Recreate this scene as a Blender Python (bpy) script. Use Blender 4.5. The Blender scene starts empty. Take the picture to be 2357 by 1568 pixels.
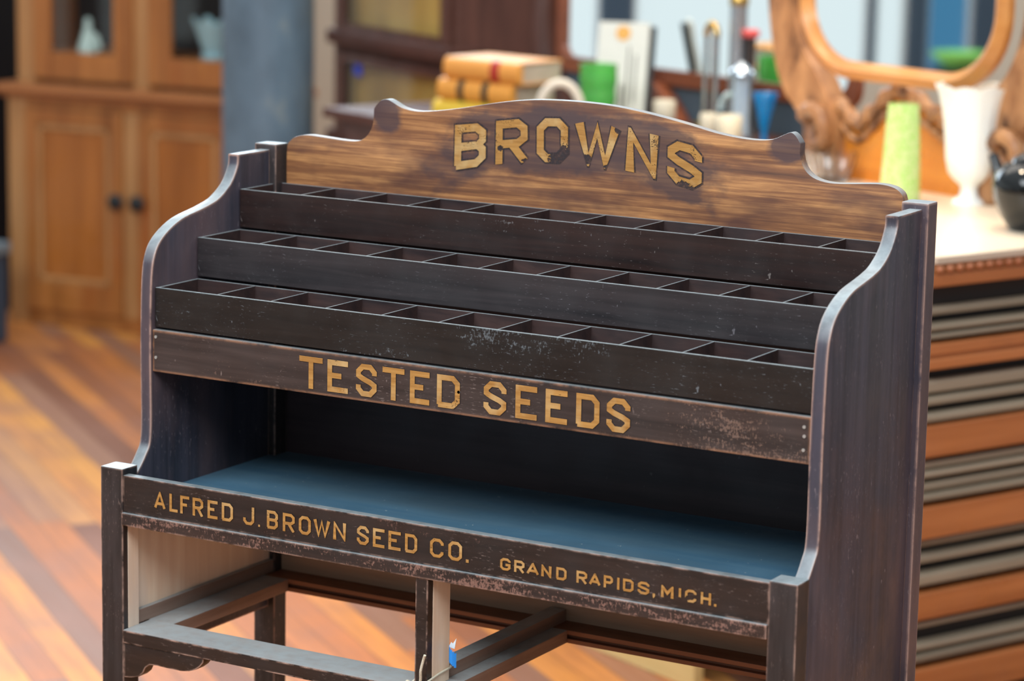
import bpy, bmesh, math, random
from mathutils import Vector, Matrix
random.seed(7)
SC = bpy.context.scene
COL = SC.collection

def S(r, g, b):
    f = lambda c: (c / 255 / 12.92) if c / 255 <= 0.04045 else ((c / 255 + 0.055) / 1.055) ** 2.4
    return (f(r), f(g), f(b), 1.0)

# ------------------------------------------------------------------ camera
cam_d = bpy.data.cameras.new('camera')
cam = bpy.data.objects.new('camera', cam_d)
COL.objects.link(cam)
SC.camera = cam
CAM = Vector((2.25521, -2.83680, 1.70563))
yaw, pitch, roll = 0.5232, -0.1860, 0.0192
fw = Vector((-math.sin(yaw) * math.cos(pitch), math.cos(yaw) * math.cos(pitch), math.sin(pitch)))
rt0 = Vector((math.cos(yaw), math.sin(yaw), 0)); up0 = rt0.cross(fw)
rt = math.cos(roll) * rt0 + math.sin(roll) * up0
up = -math.sin(roll) * rt0 + math.cos(roll) * up0
cam.matrix_world = Matrix(((rt.x, up.x, -fw.x, CAM.x), (rt.y, up.y, -fw.y, CAM.y), (rt.z, up.z, -fw.z, CAM.z), (0, 0, 0, 1)))
cam_d.sensor_width = 36.0
cam_d.lens = 98.70
cam_d.clip_start = 0.05
cam_d.dof.use_dof = True
cam_d.dof.focus_distance = 3.52
cam_d.dof.aperture_fstop = 4.0

# ------------------------------------------------------------------ world, lights, exposure
SC.view_settings.view_transform = 'Standard'
SC.view_settings.look = 'None'
SC.view_settings.gamma = 1.0
SC.view_settings.exposure = 0.0
SC.view_settings.use_curve_mapping = False
W = bpy.data.worlds.new('world'); SC.world = W; W.use_nodes = True
bg = W.node_tree.nodes['Background']
bg.inputs[0].default_value = (0.80, 0.90, 1.0, 1)
_t = W.node_tree.nodes.new('ShaderNodeTexCoord'); _s = W.node_tree.nodes.new('ShaderNodeSeparateXYZ'); _r = W.node_tree.nodes.new('ShaderNodeMapRange')
W.node_tree.links.new(_t.outputs['Generated'], _s.inputs[0]); W.node_tree.links.new(_s.outputs[2], _r.inputs[0])
_r.inputs[1].default_value = 0.05; _r.inputs[2].default_value = 0.75; _r.inputs[3].default_value = 0.42; _r.inputs[4].default_value = 0.95
W.node_tree.links.new(_r.outputs[0], bg.inputs[1])

def area(name, loc, aim, sx, sy, power, color):
    d = bpy.data.lights.new(name, 'AREA'); d.shape = 'RECTANGLE'; d.size = sx; d.size_y = sy
    d.energy = power; d.color = color
    o = bpy.data.objects.new(name, d); COL.objects.link(o); o.location = loc
    o.rotation_euler = (Vector(aim) - Vector(loc)).to_track_quat('-Z', 'Y').to_euler()
    return o
area('ceiling_light_front', (1.0, -3.2, 4.2), (0.5, 0.2, 0.6), 5.0, 2.0, 330, (0.90, 0.96, 1.0))
area('ceiling_light_back', (-1.2, 3.2, 4.2), (-1.2, 3.0, 0), 6.0, 2.0, 110, (1.0, 0.90, 0.78))
area('added_back_light', (-3.2, 6.05, 2.75), (-1.2, 1.0, 1.2), 8.0, 1.9, 640, (0.74, 0.88, 1.0))  # added unseen panel before the back wall, for cool glints on tops
for i, (x, y) in enumerate(((-0.55, 1.75), (0.1, 3.0))):
    d = bpy.data.lights.new('pendant_lamp', 'SPOT'); d.energy = 330 if i == 0 else 210
    d.color = (1.0, 0.80, 0.56); d.spot_size = math.radians(62); d.spot_blend = 0.8; d.shadow_soft_size = 0.12
    o = bpy.data.objects.new('pendant_lamp', d); COL.objects.link(o); o.location = (x, y, 3.6)

# ------------------------------------------------------------------ material helpers
def mat(name):
    m = bpy.data.materials.new(name); m.use_nodes = True
    nt = m.node_tree
    return m, nt, nt.nodes['Principled BSDF']

def N(nt, t, **kw):
    n = nt.nodes.new(t)
    for k, v in kw.items():
        setattr(n, k, v)
    return n

def lk(nt, a, b):
    nt.links.new(a, b)

def math_n(nt, op, a, b=None, clamp=False):
    n = N(nt, 'ShaderNodeMath', operation=op); n.use_clamp = clamp
    for i, v in enumerate((a, b)):
        if v is None: continue
        if isinstance(v, (int, float)): n.inputs[i].default_value = v
        else: lk(nt, v, n.inputs[i])
    return n.outputs[0]

def mixc(nt, fac, a, b, mode='MIX'):
    n = N(nt, 'ShaderNodeMix', data_type='RGBA', blend_type=mode)
    for i, v in ((0, fac), (6, a), (7, b)):
        if isinstance(v, (int, float)): n.inputs[i].default_value = v
        elif isinstance(v, tuple): n.inputs[i].default_value = v
        else: lk(nt, v, n.inputs[i])
    return n.outputs[2]

def ramp(nt, fac, stops):
    n = N(nt, 'ShaderNodeValToRGB')
    el = n.color_ramp.elements
    while len(el) < len(stops): el.new(0.5)
    for e, (p, c) in zip(el, stops):
        e.position = p; e.color = c if isinstance(c, tuple) else (c, c, c, 1)
    lk(nt, fac, n.inputs[0])
    return n.outputs[0]

def coords(nt, scale=(1, 1, 1), rot=(0, 0, 0), loc=(0, 0, 0)):
    t = N(nt, 'ShaderNodeTexCoord'); mp = N(nt, 'ShaderNodeMapping')
    mp.inputs[1].default_value = loc; mp.inputs[2].default_value = rot; mp.inputs[3].default_value = scale
    lk(nt, t.outputs['Object'], mp.inputs[0])
    return mp.outputs[0]

def noise(nt, vec, scale, detail=4, rough=0.55, dist=0.0):
    n = N(nt, 'ShaderNodeTexNoise')
    n.inputs['Scale'].default_value = scale; n.inputs['Detail'].default_value = detail
    n.inputs['Roughness'].default_value = rough; n.inputs['Distortion'].default_value = dist
    lk(nt, vec, n.inputs['Vector'])
    return n.outputs['Fac']

def plain(name, c, rough=0.5, metal=0.0, spec=0.5, **kw):
    m, nt, p = mat(name)
    p.inputs['Base Color'].default_value = c
    p.inputs['Roughness'].default_value = rough
    p.inputs['Metallic'].default_value = metal
    p.inputs['Specular IOR Level'].default_value = spec
    for k, v in kw.items():
        p.inputs[k].default_value = v
    v = coords(nt)
    f = noise(nt, v, 40, 3)
    lk(nt, mixc(nt, math_n(nt, 'MULTIPLY', f, 0.35), c, tuple(x * 0.75 for x in c[:3]) + (1,)), p.inputs['Base Color'])
    return m

def wood(name, c1, c2, axis='X', grain=60, stretch=0.05, rough=0.45, spec=0.5, blotch=None, blotch_scale=6, blotch_lo=0.5, blotch_hi=0.65,
         wear=None, wear_amt=1.0, scuff=None, scuff_thr=0.7, bevel=0.004, bump=0.15, top_sheen=0.0, fine=False):
    m, nt, p = mat(name)
    st = {'X': (stretch, 1, 1), 'Y': (1, stretch, 1), 'Z': (1, 1, stretch)}[axis]
    v = coords(nt, st); v0 = coords(nt)
    g = noise(nt, v, grain, 6, 0.6, 0.3)
    col = ramp(nt, g, [(0.30, c1), (0.70, c2)])
    if blotch:
        b = noise(nt, coords(nt, tuple(0.35 + 0.65 * s if s == 1 else 0.35 for s in st)), blotch_scale, 4, 0.6)
        km = ramp(nt, b, [(blotch_lo, 0.0), (blotch_hi, 1.0)])
        if fine:      # worn in small flecks and short scratches
            fa = noise(nt, coords(nt, (1, 1, 0.5)), 330, 4, 0.75); fb = noise(nt, coords(nt, (0.3, 1, 1)), 160, 3, 0.7)
            fm = math_n(nt, 'ADD', math_n(nt, 'MULTIPLY', fa, 0.6), math_n(nt, 'MULTIPLY', fb, 0.4))
            lo = math_n(nt, 'SUBTRACT', 0.66, math_n(nt, 'MULTIPLY', km, 0.20))
            km = math_n(nt, 'MULTIPLY', ramp(nt, math_n(nt, 'SUBTRACT', fm, lo), [(0.0, 0.0), (0.05, 1.0)]), 0.85)
        col = mixc(nt, km, col, blotch)
    if scuff:
        s1 = noise(nt, v0, 9, 3); s2 = noise(nt, coords(nt, tuple(0.25 if s != 1 else 1 for s in st)), 420, 2, 0.7)
        k = math_n(nt, 'MULTIPLY', ramp(nt, s1, [(0.42, 0.0), (0.7, 1.0)]), ramp(nt, s2, [(scuff_thr - 0.1, 0.0), (scuff_thr, 1.0)]))
        # sparse specks and short scratches everywhere
        s3 = noise(nt, coords(nt, (1, 1, 0.45), (0.2, 0.5, 0.35)), 150, 2, 0.5)
        k2 = ramp(nt, s3, [(0.735, 0.0), (0.78, 0.8)])
        col = mixc(nt, math_n(nt, 'MAXIMUM', k, k2), col, scuff)
    if wear:
        bv = N(nt, 'ShaderNodeBevel', samples=6); bv.inputs[0].default_value = bevel
        ge = N(nt, 'ShaderNodeNewGeometry')
        dt = N(nt, 'ShaderNodeVectorMath', operation='DOT_PRODUCT')
        lk(nt, bv.outputs[0], dt.inputs[0]); lk(nt, ge.outputs['Normal'], dt.inputs[1])
        e = math_n(nt, 'SUBTRACT', 1.0, dt.outputs['Value'])
        w1 = noise(nt, v0, 28, 5, 0.65)
        wm = math_n(nt, 'MULTIPLY', ramp(nt, e, [(0.01, 0.0), (0.12, 1.0)]), ramp(nt, w1, [(0.56 - 0.12 * wear_amt, 0.0), (0.70 - 0.1 * wear_amt, 1.0)]))
        col = mixc(nt, wm, col, wear)
    if top_sheen:
        # pale sheen of light on the tops, painted into the colour of upward faces
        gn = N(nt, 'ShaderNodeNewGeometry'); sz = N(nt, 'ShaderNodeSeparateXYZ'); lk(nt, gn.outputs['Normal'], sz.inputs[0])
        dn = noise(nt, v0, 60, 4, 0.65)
        k = math_n(nt, 'MULTIPLY', ramp(nt, sz.outputs[2], [(0.25, 0.0), (0.9, top_sheen)]), ramp(nt, dn, [(0.25, 0.6), (0.6, 1.0)]))
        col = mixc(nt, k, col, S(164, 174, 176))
    lk(nt, col, p.inputs['Base Color'])
    p.inputs['Specular IOR Level'].default_value = spec
    r = noise(nt, v0, 14, 3)
    lk(nt, ramp(nt, r, [(0.3, max(0.02, rough - 0.1)), (0.7, min(1, rough + 0.15))]), p.inputs['Roughness'])
    if bump:
        bp = N(nt, 'ShaderNodeBump'); bp.inputs['Strength'].default_value = bump; bp.inputs['Distance'].default_value = 0.0006
        lk(nt, g, bp.inputs['Height']); lk(nt, bp.outputs[0], p.inputs['Normal'])
    return m

def glass(name, c, rough=0.03, ior=1.45, trans=1.0):
    m, nt, p = mat(name)
    p.inputs['Base Color'].default_value = c
    p.inputs['Roughness'].default_value = rough
    p.inputs['Transmission Weight'].default_value = trans
    p.inputs['IOR'].default_value = ior
    return m

def pane_glass(name, tint=(0.94, 0.96, 0.95, 1), refl=0.03):
    m = bpy.data.materials.new(name); m.use_nodes = True; nt = m.node_tree; nt.nodes.clear()
    o = N(nt, 'ShaderNodeOutputMaterial'); mx = N(nt, 'ShaderNodeMixShader')
    t = N(nt, 'ShaderNodeBsdfTransparent'); t.inputs[0].default_value = tint
    g = N(nt, 'ShaderNodeBsdfGlossy'); g.inputs['Roughness'].default_value = 0.02
    mx.inputs[0].default_value = refl
    lk(nt, t.outputs[0], mx.inputs[1]); lk(nt, g.outputs[0], mx.inputs[2]); lk(nt, mx.outputs[0], o.inputs[0])
    return m

# ------------------------------------------------------------------ geometry helpers
def box(bm, x0, x1, y0, y1, z0, z1, bev=0.0):
    vs = [bm.verts.new((x, y, z)) for x in (x0, x1) for y in (y0, y1) for z in (z0, z1)]
    q = [(0, 1, 3, 2), (4, 6, 7, 5), (0, 4, 5, 1), (2, 3, 7, 6), (0, 2, 6, 4), (1, 5, 7, 3)]
    fs = [bm.faces.new([vs[i] for i in f]) for f in q]
    if bev:
        es = list({e for f in fs for e in f.edges})
        bmesh.ops.bevel(bm, geom=es, offset=bev, segments=2, affect='EDGES', profile=0.6)

def prism(bm, pts, axis, a0, a1, bev=0.0):
    """Polygon pts in the plane across the axis, extruded from a0 to a1."""
    mk = {'x': lambda p, a: (a, p[0], p[1]), 'y': lambda p, a: (p[0], a, p[1]), 'z': lambda p, a: (p[0], p[1], a)}[axis]
    A = [bm.verts.new(mk(p, a0)) for p in pts]; B = [bm.verts.new(mk(p, a1)) for p in pts]
    n = len(pts)
    f0 = bm.faces.new(A); f1 = bm.faces.new(B[::-1])
    for i in range(n):
        bm.faces.new((A[i], B[i], B[(i + 1) % n], A[(i + 1) % n]))
    if bev:
        bmesh.ops.recalc_face_normals(bm, faces=bm.faces[:])
        es = list(set(f0.edges) | set(f1.edges))
        bmesh.ops.bevel(bm, geom=es, offset=bev, segments=2, affect='EDGES', profile=0.6)

def lathe(bm, prof, seg=40, cx=0, cy=0, mod=None):
    rings = []
    for r, z in prof:
        ring = []
        for k in range(seg):
            a = 2 * math.pi * k / seg
            rr, zz = (r, z) if mod is None else mod(r, z, a)
            ring.append(bm.verts.new((cx + rr * math.cos(a), cy + rr * math.sin(a), zz)))
        rings.append(ring)
    for i in range(len(rings) - 1):
        for k in range(seg):
            bm.faces.new((rings[i][k], rings[i][(k + 1) % seg], rings[i + 1][(k + 1) % seg], rings[i + 1][k]))
    if prof[0][0] > 1e-5: bm.faces.new(rings[0][::-1])
    if prof[-1][0] > 1e-5: bm.faces.new(rings[-1])

def tube(bm, pts, r, seg=10, closed=False):
    pts = [Vector(p) for p in pts]; n = len(pts); rings = []
    rs = r if isinstance(r, (list, tuple)) else [r] * n
    ref = None
    for i in range(n):
        a = pts[(i - 1) % n] if (closed or i > 0) else pts[i]
        b = pts[(i + 1) % n] if (closed or i < n - 1) else pts[i]
        t = (b - a).normalized()
        if ref is None:
            ref = t.orthogonal().normalized()
        ref = (ref - t * ref.dot(t)).normalized()
        c = t.cross(ref)
        rings.append([bm.verts.new(pts[i] + rs[i] * (math.cos(2 * math.pi * k / seg) * ref + math.sin(2 * math.pi * k / seg) * c)) for k in range(seg)])
    m = n if closed else n - 1
    for i in range(m):
        for k in range(seg):
            bm.faces.new((rings[i][k], rings[i][(k + 1) % seg], rings[(i + 1) % n][(k + 1) % seg], rings[(i + 1) % n][k]))
    if not closed:
        bm.faces.new(rings[0][::-1]); bm.faces.new(rings[-1])

def smooth_pts(pts, n=6):
    """Catmull-Rom through the points."""
    out = []; P = [pts[0]] + list(pts) + [pts[-1]]
    for i in range(1, len(P) - 2):
        p0, p1, p2, p3 = P[i - 1], P[i], P[i + 1], P[i + 2]
        for k in range(n):
            t = k / n
            out.append(tuple(0.5 * (2 * b + (c - a) * t + (2 * a - 5 * b + 4 * c - d) * t * t + (3 * b - a - 3 * c + d) * t ** 3) for a, b, c, d in zip(p0, p1, p2, p3)))
    out.append(tuple(pts[-1]))
    return out

def obj(name, bm, m, parent=None, smooth=None, keep=False):
    bmesh.ops.recalc_face_normals(bm, faces=bm.faces[:])
    me = bpy.data.meshes.new(name); bm.to_mesh(me); bm.free()
    me.materials.append(m)
    if smooth is not None:
        for p in me.polygons: p.use_smooth = True
        try:
            me.set_sharp_from_angle(angle=math.radians(smooth))
        except Exception:
            pass
    o = bpy.data.objects.new(name, me); COL.objects.link(o)
    if parent is not None: o.parent = parent
    return o

def thing(name, label, cat, loc=(0, 0, 0), rotz=0.0, group=None):
    o = bpy.data.objects.new(name, None); COL.objects.link(o)
    o.location = loc; o.rotation_euler = (0, 0, rotz); o.empty_display_size = 0.05
    o['label'] = label; o['category'] = cat
    if group: o['group'] = group
    return o

def tag(o, label, cat, group=None):
    o['label'] = label; o['category'] = cat
    if group: o['group'] = group
    return o

def BM(): return bmesh.new()

def bx(name, m, parent, *dims, bev=0.0012):
    b = BM(); box(b, *dims, bev=bev); return obj(name, b, m, parent)

# ------------------------------------------------------------------ the setting
def floor_material():
    m, nt, p = mat('plank_floor')
    a = math.radians(38)
    t = N(nt, 'ShaderNodeTexCoord'); mp = N(nt, 'ShaderNodeMapping'); mp.inputs[2].default_value = (0, 0, a)
    lk(nt, t.outputs['Object'], mp.inputs[0])
    sp = N(nt, 'ShaderNodeSeparateXYZ'); lk(nt, mp.outputs[0], sp.inputs[0])
    row = math_n(nt, 'FLOOR', math_n(nt, 'DIVIDE', sp.outputs[1], 0.070))
    wn = N(nt, 'ShaderNodeTexWhiteNoise', noise_dimensions='1D'); lk(nt, row, wn.inputs['W'])
    seg = math_n(nt, 'FLOOR', math_n(nt, 'ADD', math_n(nt, 'DIVIDE', sp.outputs[0], 1.7), math_n(nt, 'MULTIPLY', wn.outputs['Value'], 7.3)))
    cid = N(nt, 'ShaderNodeCombineXYZ'); lk(nt, row, cid.inputs[0]); lk(nt, seg, cid.inputs[1])
    w2 = N(nt, 'ShaderNodeTexWhiteNoise', noise_dimensions='2D'); lk(nt, cid.outputs[0], w2.inputs['Vector'])
    col = ramp(nt, w2.outputs['Value'], [(0.0, S(112, 74, 58)), (0.2, S(160, 98, 60)), (0.5, S(184, 114, 62)), (0.75, S(212, 146, 68)), (0.9, S(154, 110, 84)), (1.0, S(124, 92, 78))])
    mp2 = N(nt, 'ShaderNodeMapping'); mp2.inputs[2].default_value = (0, 0, a); mp2.inputs[3].default_value = (1.0, 1.0, 1.0)
    st = N(nt, 'ShaderNodeMapping'); st.inputs[3].default_value = (0.07, 1, 1); lk(nt, mp.outputs[0], st.inputs[0])
    g = noise(nt, st.outputs[0], 40, 5, 0.6)
    col = mixc(nt, ramp(nt, g, [(0.4, 0.0), (0.75, 0.55)]), col, S(120, 74, 48))
    d = noise(nt, mp.outputs[0], 3.2, 4)
    col = mixc(nt, ramp(nt, d, [(0.42, 0.0), (0.68, 0.5)]), col, S(140, 98, 82))
    fr = math_n(nt, 'FRACT', math_n(nt, 'DIVIDE', sp.outputs[1], 0.070))
    gap = math_n(nt, 'LESS_THAN', fr, 0.035)
    col = mixc(nt, math_n(nt, 'MULTIPLY', gap, 0.7), col, S(60, 36, 26))
    lk(nt, col, p.inputs['Base Color'])
    p.inputs['Roughness'].default_value = 0.5; p.inputs['Specular IOR Level'].default_value = 0.22
    return m

b = BM(); box(b, -9, 5, -6, 8, -0.06, 0.0)
o = obj('floor', b, floor_material()); o['kind'] = 'structure'

M_wall = plain('wall_plaster', S(188, 178, 160), 0.8)
b = BM(); box(b, -9, 5, 6.2, 6.35, 0, 4.0)
o = obj('wall_back', b, M_wall); o['kind'] = 'structure'

# left wall with tall storefront windows (the mirrors look into it)
M_dark_wall = plain('slate_paint', S(44, 62, 78), 0.6)
WIN = [(-5.4, -4.0), (-3.4, -2.0), (-1.7, -0.42), (-0.21, 0.02), (0.11, 0.27), (0.30, 1.30), (1.42, 2.13), (2.29, 3.2), (3.9, 4.6)]
b = BM(); y = -6.0
for y0, y1 in WIN:
    box(b, -6.95, -6.8, y, y0, 0, 3.6); box(b, -6.95, -6.8, y0, y1, 0, 0.25); box(b, -6.95, -6.8, y0, y1, 3.2, 3.6); y = y1
box(b, -6.95, -6.8, y, 6.2, 0, 3.6)
o = obj('wall_left', b, M_dark_wall); o['kind'] = 'structure'
m, nt, p = mat('daylit_pane')
p.inputs['Base Color'].default_value = (0.04, 0.05, 0.05, 1); p.inputs['Specular IOR Level'].default_value = 0.1
p.inputs['Emission Color'].default_value = (0.86, 0.97, 1.0, 1); p.inputs['Emission Strength'].default_value = 0.9
M_day = m
m, nt, p = mat('blue_glow_pane')  # added glowing pane, makes the blue patch in the dresser mirror
p.inputs['Base Color'].default_value = (0.02, 0.04, 0.05, 1); p.inputs['Specular IOR Level'].default_value = 0.1
p.inputs['Emission Color'].default_value = S(80, 155, 205); p.inputs['Emission Strength'].default_value = 0.55
M_blue_glow = m
M_sash = plain('white_sash', S(225, 228, 226), 0.4)
for i, (y0, y1) in enumerate(WIN):
    w = bpy.data.objects.new('window_%d' % (i + 1), None); COL.objects.link(w); w['kind'] = 'structure'; w.location = (-6.87, 0, 0)
    bx('pane', M_blue_glow if y1 == 0.02 else M_day, w, -0.01, 0.0, y0 + 0.015, y1 - 0.015, 0.29, 3.16, bev=0)
    b = BM()
    for (a0, a1, c0, c1) in ((y0, y0 + 0.02, 0.25, 3.2), (y1 - 0.02, y1, 0.25, 3.2), (y0, y1, 0.25, 0.3), (y0, y1, 3.15, 3.2), (y0, y1, 2.2, 2.25)):
        box(b, -0.02, 0.03, a0, a1, c0, c1)
    obj('sash', b, M_sash, w)

# round steel column
m, nt, p = mat('column_paint')
f = noise(nt, coords(nt, (1, 1, 0.5)), 9, 5, 0.65)
lk(nt, ramp(nt, f, [(0.3, S(80, 98, 112)), (0.6, S(100, 122, 138)), (0.75, S(140, 148, 144))]), p.inputs['Base Color'])
p.inputs['Roughness'].default_value = 0.38
b = BM(); lathe(b, [(0.16, 0), (0.16, 0.03), (0.1335, 0.05), (0.1335, 4.0)], 48, -2.454, 3.878)
o = obj('column', b, m, smooth=40); o['kind'] = 'structure'

# ------------------------------------------------------------------ the seed rack
F = 0.85
P_ = 0.0358; XO = 0.0085; XT = 0.0256
K1, K2 = S(26, 20, 19), S(52, 40, 37)
PINK = S(196, 158, 140)
M_front = wood('ebonised_front', S(24, 19, 18), S(46, 34, 30), 'X', 70, 0.06, 0.42, 0.5, blotch=S(92, 66, 58), blotch_scale=9, blotch_lo=0.50, blotch_hi=0.72, wear=PINK, wear_amt=1.0, scuff=S(104, 88, 82), scuff_thr=0.72, top_sheen=0.55, fine=True)
M_post = wood('ebonised_post', S(26, 22, 22), S(52, 46, 46), 'Z', 70, 0.06, 0.42, 0.5, blotch=S(60, 52, 52), blotch_scale=9, wear=PINK, wear_amt=1.3, scuff=S(130, 110, 104), scuff_thr=0.7, top_sheen=0.80)
M_side = wood('dark_side', S(40, 40, 48), S(68, 65, 76), 'Z', 60, 0.04, 0.42, 0.5, blotch=S(92, 74, 76), blotch_scale=7, blotch_lo=0.5, blotch_hi=0.7, bevel=0.006, wear=PINK, wear_amt=2.0, scuff=S(130, 118, 122), scuff_thr=0.72, top_sheen=0.85)
M_tray = {
    'front': wood('tray_black', S(18, 16, 15), S(34, 28, 25), 'X', 70, 0.06, 0.36, 0.5, blotch=S(92, 98, 102), blotch_scale=7.5, blotch_lo=0.50, blotch_hi=0.66, scuff=S(104, 108, 112), scuff_thr=0.72, top_sheen=0.75, fine=True),
    'mid': wood('tray_slate', S(30, 27, 29), S(54, 47, 48), 'X', 60, 0.05, 0.42, 0.5, scuff=S(105, 100, 104), scuff_thr=0.72, top_sheen=0.75),
    'top': wood('tray_maroon', S(24, 15, 14), S(48, 30, 26), 'X', 60, 0.05, 0.36, 0.5, blotch=S(100, 96, 96), blotch_scale=9, blotch_lo=0.52, blotch_hi=0.72, scuff=S(118, 108, 104), scuff_thr=0.74, top_sheen=0.70, fine=True),
}
M_inside = wood('tray_inside', S(34, 26, 28), S(70, 50, 46), 'X', 40, 0.2, 0.5, 0.4, top_sheen=0.60)
M_shelf = wood('blue_shelf', S(62, 98, 122), S(78, 110, 128), 'X', 30, 0.08, 0.4, 0.5, blotch=S(88, 94, 92), blotch_scale=2.2, blotch_lo=0.42, blotch_hi=0.7, scuff=S(190, 195, 190), scuff_thr=0.86)
M_raw = wood('raw_wood', S(226, 194, 166), S(244, 220, 194), 'Z', 40, 0.06, 0.6, 0.3, blotch=S(214, 198, 186), blotch_scale=5)
M_rail = wood('drawer_rail', S(128, 108, 98), S(160, 142, 132), 'X', 50, 0.06, 0.5, 0.5, top_sheen=0.75)
M_raily = wood('drawer_rail_y', S(112, 88, 76), S(146, 122, 108), 'Y', 50, 0.06, 0.5, 0.5, top_sheen=0.70)
M_backrail = wood('back_rail', S(104, 66, 46), S(140, 92, 64), 'X', 50, 0.06, 0.5, 0.5)
M_panel = wood('dark_panel', S(32, 24, 27), S(58, 44, 46), 'X', 40, 0.06, 0.45, 0.5, scuff=S(80, 72, 74), scuff_thr=0.8)
M_sign = None

rack = thing('seed_rack', 'dark stained antique wooden seed rack with three stepped trays and gold lettering', 'display rack', (0, 0, F))

# legs (posts)
for x0 in (0.0, 1 - P_):
    zt = 0.0035 if x0 == 0 else -0.0015
    bx('leg', M_post, rack, x0, x0 + P_, 0.0, 0.0324, -F, zt, bev=0.0016)
for x0 in (0.0, 1 - P_):
    bx('leg', M_post if x0 == 0 else M_side, rack, x0, x0 + P_, 0.3468, 0.3764, -F, 0.3976, bev=0.0022)

# scrolled side panels
prof = [(0.272, 0.3898), (0.2705, 0.3745), (0.2545, 0.3515), (0.2285, 0.3350), (0.2060, 0.3283), (0.1830, 0.3237), (0.1443, 0.3164), (0.1137, 0.3035), (0.0930, 0.2880),
        (0.0825, 0.2690), (0.0785, 0.2500), (0.0765, 0.2240), (0.0750, 0.1780), (0.0745, 0.1378), (0.0750, 0.0950), (0.0752, 0.0520), (0.0725, 0.0240), (0.0640, 0.0105), (0.0500, -0.0060), (0.0330, -0.0200)]
poly = [(0.3468, -0.266), (0.3468, 0.3898)] + smooth_pts(prof, 5) + [(0.0325, -0.266)]
for a0, a1 in ((XO, XT), (1 - XT, 1 - XO)):
    b = BM(); prism(b, poly, 'x', a0, a1, bev=0.0014)
    obj('side_panel', b, M_side, rack, smooth=35)

# shelf, back panel, front board, bead rail, valance board
b = BM(); prism(b, [(XT, 0.0145), (1 - XT, 0.0145), (1 - XT, 0.3466), (1 - P_, 0.3466), (1 - P_, 0.377), (P_, 0.377), (P_, 0.3466), (XT, 0.3466)], 'z', -0.058, -0.044)
obj('shelf', b, M_shelf, rack)
bx('back_panel', M_panel, rack, P_ - 0.030, 1 - P_ + 0.030, 0.3770, 0.387, -0.058, 0.288, bev=0)
front_board = bx('front_board', M_front, rack, P_, 1 - P_, 0.0012, 0.0142, -0.0540, -0.0045, bev=0.0012)
b = BM(); box(b, P_, 1 - P_, -0.0030, 0.030, -0.0712, -0.0540, bev=0.0015)
obj('bead_rail', b, wood('worn_bead', S(30, 24, 23), S(56, 42, 38), 'X', 70, 0.06, 0.42, 0.5, blotch=S(132, 98, 86), blotch_scale=5, blotch_lo=0.34, blotch_hi=0.62, wear=PINK, wear_amt=1.3, top_sheen=0.55, fine=True), rack)
valance = bx('valance_board', wood('valance', S(38, 30, 28), S(66, 53, 49), 'X', 70, 0.05, 0.42, 0.5, blotch=S(112, 88, 76), blotch_scale=7, blotch_lo=0.46, blotch_hi=0.72, wear=S(168, 118, 86), wear_amt=1.5, scuff=S(120, 104, 98), scuff_thr=0.7, bevel=0.007, top_sheen=0.45, fine=True),
             rack, XT, 1 - XT, 0.0788, 0.0912, 0.1200, 0.1765, bev=0.0016)
M_nail = plain('nail_steel', S(190, 190, 185), 0.35, 0.6)
for x, z in ((0.0315, 0.167), (0.0315, 0.1395), (0.9655, 0.164), (0.9660, 0.153), (0.9655, 0.1365), (0.499, 0.149)):
    b = BM(); tube(b, [(x, 0.0791, z), (x, 0.0778, z)], 0.0021, 10)
    obj('nail', b, M_nail, valance)

# stepped trays with dividers
DX = [0.1243 + 0.0846 * k for k in range(10)]
dv_mesh = None
for key, y0, dep, zr, zb in (('front', 0.0826, 0.0930, 0.2323, 0.1795), ('mid', 0.1761, 0.0964, 0.2878, 0.2352), ('top', 0.2730, 0.0924, 0.3427, 0.2905)):
    x0, x1 = 0.0275, 0.9725; t = 0.0052
    tr = bpy.data.objects.new('seed_tray', None); COL.objects.link(tr); tr.parent = rack; tr.location = (0, y0, zr)
    h = zr - zb
    bx('tray_front', M_tray[key], tr, x0, x1, 0.0, t, -h, 0.0, bev=0.0009)
    b = BM(); box(b, x0, x1, dep - 0.0045, dep, -h, -0.0002, bev=0.0006)
    box(b, x0, x0 + 0.0045, t, dep - 0.0045, -h, -0.0002, bev=0.0006); box(b, x1 - 0.0045, x1, t, dep - 0.0045, -h, -0.0002, bev=0.0006)
    box(b, x0 + 0.004, x1 - 0.004, t - 0.001, dep - 0.004, -h, -h + 0.004)
    obj('tray_body', b, M_inside, tr)
    for x in DX:
        b = BM(); box(b, -0.0013, 0.0013, t - 0.0005, dep - 0.004, -h + 0.004, -0.0004, bev=0.0004)
        d = obj('divider', b, M_inside, tr); d.location = (x, 0, 0)

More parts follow.
